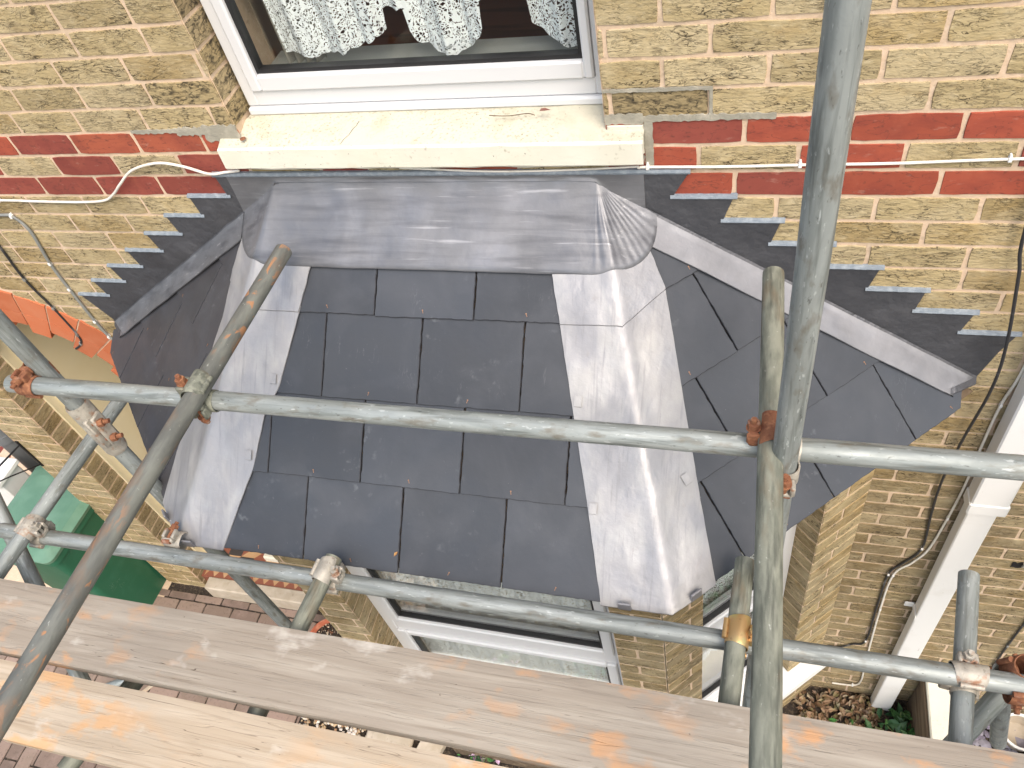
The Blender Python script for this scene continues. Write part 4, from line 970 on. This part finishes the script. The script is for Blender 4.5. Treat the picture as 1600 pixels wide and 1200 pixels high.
cable('thin white cable looping over the red brick band left of the sill', [(-3.2, -.25), (-2.4, -.235), (-1.783, -.238), (-1.626, -.242), (-1.446, -.244), (-1.352, -.237), (-1.29, -.205, -.014), (-1.236, -.165, -.02), (-1.16, -.115, -.02), (-1.058, -.092, -.018), (-.977, -.106, -.016), (-.904, -.134, -.014), (-.847, -.130, -.012), (-.80, -.1265, -.01)], .0042, 'cable_white', (2,))
cable('thin peach coloured cable lying along the lead under the cream sill', [(-.30, -.1255), (-.2, -.131), (-.06, -.1385), (.06, -.139), (.18, -.136), (.27, -.132), (.345, -.128)], .0028, 'cable_white')
cable('black cable hanging down the wall beside the white downpipe', [(1.20, 1.5), (1.21, .2), (1.232, -.30, -.02), (1.254, -.44, -.03), (1.285, -.67, -.045), (1.297, -.86, -.04), (1.287, -1.14, -.02), (1.282, -1.39, -.012), (1.294, -1.60), (1.312, -1.85), (1.27, -1.98), (1.235, -2.086), (1.24, -2.40), (1.249, -2.76), (1.20, -2.82), (1.147, -2.875), (1.10, -2.88)], .0045, 'cable_black', (9, 11, 13), clipm='white')
cable('off white cable running down between the bay and the downpipe', [(1.352, .9), (1.36, -.40), (1.366, -.80), (1.352, -.97), (1.352, -1.19), (1.356, -1.40), (1.350, -1.62), (1.335, -1.85), (1.30, -1.97), (1.253, -2.09), (1.256, -2.41), (1.284, -2.99), (1.300, -3.26), (1.27, -3.335), (1.173, -3.35)], .0045, 'cable_white', (3, 6, 9, 10, 13))
cable('grey cable with white clips descending towards the left end of the bay roof', [(-2.6, -.285), (-2.1, -.295), (-1.836, -.300), (-1.784, -.305), (-1.756, -.37), (-1.785, -.519), (-1.792, -.646), (-1.795, -.818), (-1.787, -.905), (-1.765, -.95), (-1.75, -1.1)], .0055, 'cable_grey', (3, 5, 6, 7, 8))
cable('dark cable running down to the edge of the orange porch arch', [(-1.90, .4), (-1.93, -.2), (-1.953, -.439), (-1.97, -.605), (-1.95, -.756), (-1.943, -.908), (-1.965, -.96), (-2.015, -.995)], .0045, 'cable_black', (3, 4, 5, 6), clipm='cable_grey')
cable('pair of black cables on the wall at the right edge', [(2.2, -.9), (1.98, -1.4), (1.86, -1.8), (1.80, -2.2), (1.79, -2.6), (1.80, -3.2)], .0045, 'cable_black', (1, 2, 3, 4), clipm='cable_grey')
bk = thing('hanging_basket_bracket', 'black iron hanging basket bracket fixed to the brick pier', 'bracket', (-2.96, -.01, -1.9))
m_ = MB(); m_.bbox((-3.0, -.008, -2.03), (-2.985, .0, -1.80), .002); m_.build('back_plate', ['iron'], bk)
m_ = MB(); m_.path([(-2.99, -.008, -1.83), (-3.02, -.15, -1.83), (-3.05, -.36, -1.82), (-3.05, -.38, -1.80), (-3.05, -.36, -1.79)], .005); m_.build('arm', ['iron'], bk)
m_ = MB(); m_.path([(-2.99, -.008, -2.01), (-3.02, -.15, -1.92), (-3.04, -.30, -1.83)], .004); m_.build('brace', ['iron'], bk)
# ---------------------------------------------------------------- bins, pots, box
def wheelie(x, y, label, rot=0.):
    r = thing('wheelie_bin', label, 'wheelie bin', (x, y, GZ)); r.rotation_euler = (0, 0, rot)
    def loc(o): o.parent = r; o.matrix_parent_inverse = Matrix.Identity(4); return o
    m_ = MB(); prof = [(0.0, .42, .50, .045), (.6, .49, .58, .04), (.97, .53, .64, .04), (.975, .56, .67, .045), (1.02, .56, .67, .045)]
    rings = []
    for z, wx, wy, c in prof:
        rg = []
        for sx, sy in ((1, -1), (1, 1), (-1, 1), (-1, -1)):
            for k in range(4):
                a = {(1, -1): -90, (1, 1): 0, (-1, 1): 90, (-1, -1): 180}[(sx, sy)] + 30 * k
                rg.append(V((sx * (wx / 2 - c) + c * math.cos(math.radians(a)), sy * (wy / 2 - c) + c * math.sin(math.radians(a)) + .02 * z, z)))
        rings.append(rg)
    n = 16
    for a, b in zip(rings, rings[1:]): m_.add(a + b, [[i, (i + 1) % n, n + (i + 1) % n, n + i] for i in range(n)])
    m_.add(rings[0], [list(range(n))])
    loc(m_.build('body', ['green'], None, smooth=40))
    m_ = MB(); lidp = [(1.02, .575, .69, .05), (1.045, .585, .70, .05), (1.05, .565, .68, .05), (1.075, .50, .56, .05), (1.085, .40, .46, .05)]; rings = []
    for z, wx, wy, c in lidp:
        rg = []
        for sx, sy in ((1, -1), (1, 1), (-1, 1), (-1, -1)):
            for k in range(4):
                a = {(1, -1): -90, (1, 1): 0, (-1, 1): 90, (-1, -1): 180}[(sx, sy)] + 30 * k
                rg.append(V((sx * (wx / 2 - c) + c * math.cos(math.radians(a)), sy * (wy / 2 - c) + c * math.sin(math.radians(a)) + .02, z)))
        rings.append(rg)
    for a, b in zip(rings, rings[1:]): m_.add(a + b, [[i, (i + 1) % n, n + (i + 1) % n, n + i] for i in range(n)])
    m_.add(rings[-1], [list(range(n))]); m_.add(rings[0], [list(range(n))])
    m_.bbox((-.12, -.37, 1.03), (.12, -.33, 1.045), .004)
    loc(m_.build('lid', ['green_lid'], None, smooth=30))
    m_ = MB(); m_.cyl((-.24, .40, .98), (.24, .40, .98), .015, 12); m_.bbox((-.2, .34, .96), (-.16, .41, 1.0), .004); m_.bbox((.16, .34, .96), (.20, .41, 1.0), .004)
    loc(m_.build('handle', ['green'], None, smooth=40))
    for sx in (-1, 1):
        m_ = MB(); m_.cyl((sx * .22, .26, .10), (sx * .265, .26, .10), .10, 20); loc(m_.build('wheel', ['gasket'], None, smooth=40))
    return r
wheelie(-3.245, -.09, 'green wheelie bin with a faded lid standing right beside the brick pier', -.03).scale = (.93, .88, .97)
m_ = MB(); m_.bbox((-4.0, .02, GZ), (-3.62, .19, -2.40), .01); m_.bbox((-4.03, .0, -2.40), (-3.60, .205, -2.36), .008); tag(m_.build('meter_box', ['white']), 'white cabinet behind the wheelie bin at the left edge', 'cabinet')
for i, (x, y, lb) in enumerate(((-3.83, .36, 'grey plastic soil pipe behind the bin, nearer the left edge of the photo'), (-3.66, .40, 'grey plastic soil pipe behind the bin, nearer the brick pier'))):
    m_ = MB(); m_.cyl((x, y, GZ), (x, y, -.5), .055, 20); 
    for zz in (-2.4, -1.6): m_.cyl((x, y, zz), (x, y, zz + .06), .064, 20)
    tag(m_.build('soil_pipe', ['grey_plastic'], None, smooth=40), lb, 'pipe', 'grey soil pipes')
pb = MB(); brickwork(pb, (0, 1.05, 0), X, Z, -Y, -4.9, -2.74, GZ, -1.0, phs, lambda x, r, s, l: (yellow(x, l, .4), 0)); mortar(pb, (0, 1.05, 0), X, Z, -Y, [seg(-4.9, -2.74, GZ, -1.0)], 1); pb.build('passage_wall', ['brick', 'mortar'], house)
pt = thing('plant_pot', 'round terracotta plant pot with gravelly soil at the foot of the bay', 'plant pot', (-1.62, -.26, GZ))
px_, py_ = -1.62, -.265
m_ = MB(); m_.revolve([(.0, 0), (.085, 0), (.115, .17), (.13, .17), (.135, .21), (.122, .212), (.115, .18), (.1, .17)], (px_, py_, GZ)); m_.build('pot', ['terracotta'], pt, smooth=40)
m_ = MB(); m_.revolve([(.0, .188), (.06, .186), (.114, .182)], (px_, py_, GZ)); m_.build('soil', ['soil'], pt)
m_ = MB(); ic = [V(q) for q in ((1, 0, 0), (-1, 0, 0), (0, 1, 0), (0, -1, 0), (0, 0, 1), (0, 0, -1))]
for _ in range(260):
    a = ru(0, 6.28); rr = .108 * math.sqrt(rnd()); s = ru(.003, .007); c = random.choice([(.5, .42, .3), (.6, .5, .38), (.1, .06, .04), (.25, .12, .07), (.05, .04, .03)])
    m_.add([q * s * ru(.7, 1.2) + V((px_ + rr * math.cos(a), py_ + rr * math.sin(a), GZ + .19)) for q in ic], [(4, 0, 2), (4, 2, 1), (4, 1, 3), (4, 3, 0), (5, 2, 0), (5, 1, 2), (5, 3, 1), (5, 0, 3)], 0, c)
gp = m_.build('pebbles', ['gravel'], pt); gp['kind'] = 'stuff'
wp = thing('plant_pot', 'round stone coloured pot with a white rim in the slate chippings', 'plant pot', (1.98, .0, GZ))
m_ = MB(); m_.revolve([(0, 0), (.06, 0), (.085, .10), (.08, .10), (.07, .03), (0, .03)], (2.03, -.10, GZ)); m_.build('pot', ['stone'], wp, smooth=40)
m_ = MB(); m_.revolve([(.078, .098), (.089, .098), (.089, .108), (.078, .108), (.078, .098)], (2.03, -.10, GZ)); m_.build('rim', ['white'], wp, smooth=40)
m_ = MB(); m_.bbox((2.0, -.75, GZ), (2.25, -.25, GZ + .22), .01); tag(m_.build('timber_sleeper', ['timber']), 'short weathered timber sleeper at the right edge beyond the slate chips', 'timber')

# ---------------------------------------------------------------- scaffold
RT = .02415
def tube(a, b, label, matn='galv', group='scaffold tubes', bend=.0015):
    a, b = V(a), V(b); d = b - a; L_ = d.length; d.normalize()
    m_ = MB(); n = 28; k = max(2, int(L_ / .08)); prof = []
    sd = rnd() * 50
    rings = []
    for i in range(k + 1):
        z = L_ * i / k; ox, oy = bend * sm(z * 1.3, sd, 0), bend * sm(z * 1.3, 0, sd)
        rings.append([V((ox + math.cos(6.2832 * q / n) * RT, oy + math.sin(6.2832 * q / n) * RT, z)) for q in range(n)])
    vs = [q for r in rings for q in r]
    m_.add(vs, [[i * n + q, i * n + (q + 1) % n, (i + 1) * n + (q + 1) % n, (i + 1) * n + q] for i in range(k) for q in range(n)])
    for z, zi, c in ((0, .12, rings[0]), (L_, L_ - .12, rings[-1])):
        inn = [V((q.x * .83, q.y * .83, z)) for q in c]; dp_ = [V((q.x * .83, q.y * .83, zi)) for q in c]
        m_.add(c + inn + dp_, [[i, (i + 1) % n, n + (i + 1) % n, n + i] for i in range(n)] + [[n + i, n + (i + 1) % n, 2 * n + (i + 1) % n, 2 * n + i] for i in range(n)] + [[2 * n + i for i in range(n)]])
    o = m_.build('scaffold_tube', [matn], None, smooth=45)
    o.matrix_world = Matrix.Translation(a) @ d.to_track_quat('Z', 'Y').to_matrix().to_4x4()
    return tag(o, label, 'scaffold tube', group)
def coupler(P, a, b, label, band='zinc', bolt='rust', flip=1, rev=False, sa=1, sb_=1, wa=.026, wb=.034, bfa=None, single=False):
    """double coupler gripping tube A (direction a) and tube B (direction b); P midway, n from A to B"""
    P, a, b = V(P), V(a).normalized(), V(b).normalized(); n = a.cross(b).normalized() * flip
    root = thing('scaffold_coupler', label, 'coupler', P, 'scaffold couplers')
    for (c, d, nn, sg, w_, bf) in ((P - n * .0255, a, -n, sa, wa, bfa), (P + n * .0255, b, n, sb_, wb, None))[:1 if single else 2]:
        s = d.cross(nn).normalized() * sg; F = Matrix((d, s, nn)).transposed()
        m_ = MB(); k = 30; pr = [(.0247, -w_), (.0268, -w_ - .001), (.0280, -w_ + .002), (.0280, w_ - .002), (.0268, w_ + .001), (.0247, w_)]
        vs = []
        for i in range(k):
            t = 6.2832 * i / k
            for r, x in pr: vs.append(c + F @ V((x * (1 + .12 * math.cos(t)), math.cos(t) * r, math.sin(t) * r)))
        q = len(pr)
        m_.add(vs, [[i * q + j, i * q + j + 1, ((i + 1) % k) * q + j + 1, ((i + 1) % k) * q + j] for i in range(k) for j in range(q - 1)])
        if bf is not None: F = bf
        m_.bbox((-.021, .0255, -.016), (-.011, .050, .014), .003, 0, F, c); m_.bbox((.011, .0255, -.016), (.021, .050, .014), .003, 0, F, c)   # fork
        m_.bbox((-.019, .0265, -.026), (.019, .046, -.014), .004, 0, F, c)
        m_.cyl(c + F @ V((-.024, -.0285, .012)), c + F @ V((.024, -.0285, .012)), .0068, 12)                                                  # hinge pin
        bo = m_.build('band', [band], root, smooth=40)
        m_ = MB(); m_.cyl(c + F @ V((0, .038, -.030)), c + F @ V((0, .038, .040)), .0062, 12); m_.cyl(c + F @ V((-.013, .038, -.024)), c + F @ V((.013, .038, -.024)), .0085, 12)
        bl_ = m_.build('bolt', [bolt], root, smooth=40)
        m_ = MB(); m_.cyl(c + F @ V((0, .038, .014)), c + F @ V((0, .038, .029)), .0125, 6); m_.cyl(c + F @ V((0, .038, .0115)), c + F @ V((0, .038, .014)), .0145, 16); m_.build('nut', [bolt], bl_)
    return root
Z3, Y3 = -.30, -.70; Z5, Y5 = -.87, -.875
T1x = .730
tube((T1x - .008, -.755, GZ + .02), (T1x - .022, -.752, 2.3), 'big upright grey tube crossing the whole height right of centre', 'galv')
tube((-1.25, Y3, Z3), (3.0, Y3 + .004, Z3), 'upper horizontal rail tube crossing the middle of the slate roof', 'galv')
tube((-1.625, Y5, Z5), (1.275, Y5 - .004, Z5), 'lower horizontal rail tube along the front eaves of the bay roof', 'galv')
tube((.678, -.246, -.2515), (.712, -1.95, -.2515), 'grey green tube lying across the upper rail beside the big upright', 'galv_old')
tube((-.645, -1.95, -.2515), (-.622, -.205, -.2515), 'orange flecked tube slanting across the left hip with its open end over the lead', 'galv_rusty')
tube((-1.17, -.652, GZ + .04), (-1.17, -.652, .9), 'upright standard tube at the left in front of the porch arch', 'galv')
tube((-1.452, -.36, -.82), (-1.492, -1.35, -.82), 'pale transom tube crossing the lower rail near its left end', 'galv')
tube((.662, -.685, -.82), (.616, -1.65, -.82), 'transom tube with a gold coupler on the lower rail, going under the board', 'galv_old')
tube((-.432, -.832, -.82), (-.50, -1.60, -.82), 'dark transom tube crossing the lower rail below the left eaves', 'galv_old')
tube((1.197, -.595, -.92), (1.08, -1.40, -.92), 'short open ended tube clamped under the lower rail at right', 'galv')
tube((1.30, -.80, -1.02), (1.03, -1.12, -1.33), 'diagonal brace tube starting behind the right end of the lower rail', 'galv')
tube((1.50, -.66, -1.9), (1.24, -.84, -.905), 'leaning tube ending in rusty couplers at the right edge', 'galv')
tube((-2.0, -.50, -.65), (-1.05, -1.45, -1.35), 'slanting brace tube at the left edge behind the transom', 'galv')
tube((1.485, -.02, -1.14), (1.70, -.45, -1.75), 'brace tube at the right edge in front of the downpipe', 'galv')
tube((-.87, -1.12, -.893), (-.97, -1.475, -.893), 'stub of tube showing below the lower board at the left', 'galv_old')
tube((-3.02, -.80, -3.3), (-2.55, -.60, -3.2), 'short tube lying low on the paving seen through the gap', 'galv')
coupler((T1x - .013, (Y3 - .755) / 2, Z3), Z, X, 'rusty double coupler joining the big upright to the upper rail', 'zinc', 'rust', -1 if Z.cross(X).y < 0 else 1, sa=-1, sb_=1, wb=.026, bfa=Matrix((X, -Y, Z)).transposed())
coupler((.692, Y3, (Z3 - .2515) / 2), X, -Y, 'rust stained coupler clasping the tube laid over the upper rail', 'rust', 'rust', 1 if X.cross(-Y).z > 0 else -1, sa=1, sb_=1)
coupler((-.633, Y3, (Z3 - .2515) / 2), X, -Y, 'grey green coupler with rusty bolts where the slanting tube crosses the upper rail', 'galv_old', 'rust', 1 if X.cross(-Y).z > 0 else -1, sa=-1)
coupler((-1.185, (Y3 - .652) / 2, Z3), X, Z, 'heavily rusted coupler at the left end of the upper rail', 'rust', 'rust', -1, sa=-1)
sl_c = thing('sleeve_coupler', 'pale ribbed sleeve coupler round the left standard with two rusty bolts', 'coupler', (-1.17, -.652, -.55), 'scaffold couplers')
m_ = MB(); m_.revolve([(.0245, -.655), (.029, -.658), (.033, -.645), (.0325, -.56), (.034, -.555), (.0325, -.55), (.033, -.445), (.029, -.435), (.0245, -.44)], (-1.17, -.652, 0)); m_.bbox((-1.156, -.69, -.60), (-1.142, -.665, -.48), .004); m_.bbox((-1.140, -.678, -.60), (-1.126, -.64, -.48), .004); m_.build('sleeve', ['zinc'], sl_c, smooth=40)
for zz in (-.575, -.505):
    m_ = MB(); m_.cyl((-1.15, -.675, zz), (-1.098, -.655, zz), .007, 12); m_.cyl((-1.128, -.668, zz), (-1.113, -.662, zz), .0125, 6); m_.build('bolt', ['rust'], sl_c)
coupler((-1.472, Y5, (Z5 - .82) / 2), X, -Y, 'pale coupler with flared ears at the left crossing of the lower rail', 'zinc', 'zinc', 1 if X.cross(-Y).z > 0 else -1, sb_=-1)
coupler((-.985, Y5 + .0255, Z5), X, Z, 'small rusty coupler under the left foot of the roof on the lower rail', 'zinc', 'rust', 1, single=True)
coupler((-.44, Y5, (Z5 - .82) / 2), X, V((.08, 1, 0)), 'pale coupler on the lower rail just below the left slates', 'zinc', 'zinc', 1)
coupler((.655, Y5, (Z5 - .82) / 2), X, V((.05, 1, 0)), 'shiny gold coupler joining the lower rail to the transom', 'brass', 'brass', 1)
coupler((1.158, Y5, (Z5 - .92) / 2), V((.14, 1, 0)), X, 'silver coupler on the lower rail clamping the open ended tube', 'zinc', 'zinc', 1 if V((.14, 1, 0)).cross(X).z > 0 else -1, sb_=-1)
coupler((1.262, Y5 + .01, Z5 - .01), X, V((-.26, .18, -.99)), 'orange rusted coupler at the right end of the lower rail', 'rust', 'rust', 1)
coupler((1.30, -.80, -1.07), V((.25, .2, -.95)), V((1, .3, .2)), 'rusty coupler on the leaning tube at the right edge', 'rust', 'rust', 1, single=True)

# ---------------------------------------------------------------- boards
def board(x0, x1, y0, y1, zt, matn, label, th=.038, tilt=0., rough_end=True):
    m_ = MB(); nx_ = max(4, int((x1 - x0) / .05)); rows = []
    sd = rnd() * 20
    top = []; L2 = []
    ys = [0, .006, .5, .994, 1]
    for i in range(nx_ + 1):
        x = x0 + (x1 - x0) * i / nx_; r = []
        e0, e1 = .002 * sm(x * 3, sd, 0), .002 * sm(x * 3, 0, sd)
        for t in np.linspace(0, 1, 9):
            y = y0 + (y1 - y0) * t + e0 * (1 - t) + e1 * t
            z = zt + .0012 * sm(x * 2, y * 9, sd) - (.003 if t in (0, 1) else 0) + tilt * (x - x0)
            r.append(V((x, y, z)))
        rows.append(r)
    m_.grid(rows, thick=th)
    bot = [V((x0, y0, zt - th)), V((x1, y0, zt - th + tilt * (x1 - x0))), V((x1, y1, zt - th + tilt * (x1 - x0))), V((x0, y1, zt - th))]
    m_.add(bot, [[0, 1, 2, 3]])
    return tag(m_.build('scaffold_board', [matn], None, smooth=25), label, 'scaffold board', 'scaffold boards')
BT = -.752
board(-2.2, 2.9, -1.258, -1.066, BT, 'board_grey', 'weathered grey brown board with faint orange paint nearest the bay')
board(-1.095, 1.9, -1.455, -1.282, BT - .004, 'board_buff', 'pale board with orange paint smears whose left end stops beside the slanting tube')
board(-2.6, -1.10, -1.45, -1.276, BT - .002, 'board_buff', 'pale orange tinted board end showing left of the slanting tube')
# small litter
def leafy(label, p, s, c):
    m_ = MB(); P = [(0, -1, 0), (.5, 0, .25), (0, 1, 0), (-.5, 0, .25), (.35, .7, .3)]; R = Matrix.Rotation(ru(0, 6), 3, 'Z')
    m_.add([R @ V(q) * s + V(p) for q in P], [(0, 1, 2), (0, 2, 3), (1, 4, 2)], 0, c); tag(m_.build('dead_leaf', ['leaf'], None), label, 'leaf')
leafy('curled brown dead leaf lying on the right part of the cream sill', (.118, .03, .012), .014, (.18, .07, .05))
leafy('tiny orange leaf caught in the joint of the lowest slates', (-.272, -.78, -.852), .009, (.6, .2, .08))
m_ = MB(); m_.path(smooth_path([(-.03, .035, .0), (.02, .03, .0), (.07, .035, .002), (.09, .03, .0)]), .0012, 6); tag(m_.build('twig', ['timber'], None), 'thin brown twig lying on the cream sill', 'twig')

for i, (x, y, a, l_, lb) in enumerate(((-2.78, -.69, .9, .11, 'longer pale wood splinter on the paving in the gap between the boards'), (-2.92, -.63, .3, .05, 'tiny pale wood chip on the paving in the gap between the boards'))):
    m_ = MB(); R = Matrix.Rotation(a, 3, 'Z'); m_.bbox((-l_ / 2, -.012, 0), (l_ / 2, .012, .01), .003, 0, R, (x, y, GZ + .001)); tag(m_.build('wood_offcut', ['board_buff']), lb, 'wood scrap')
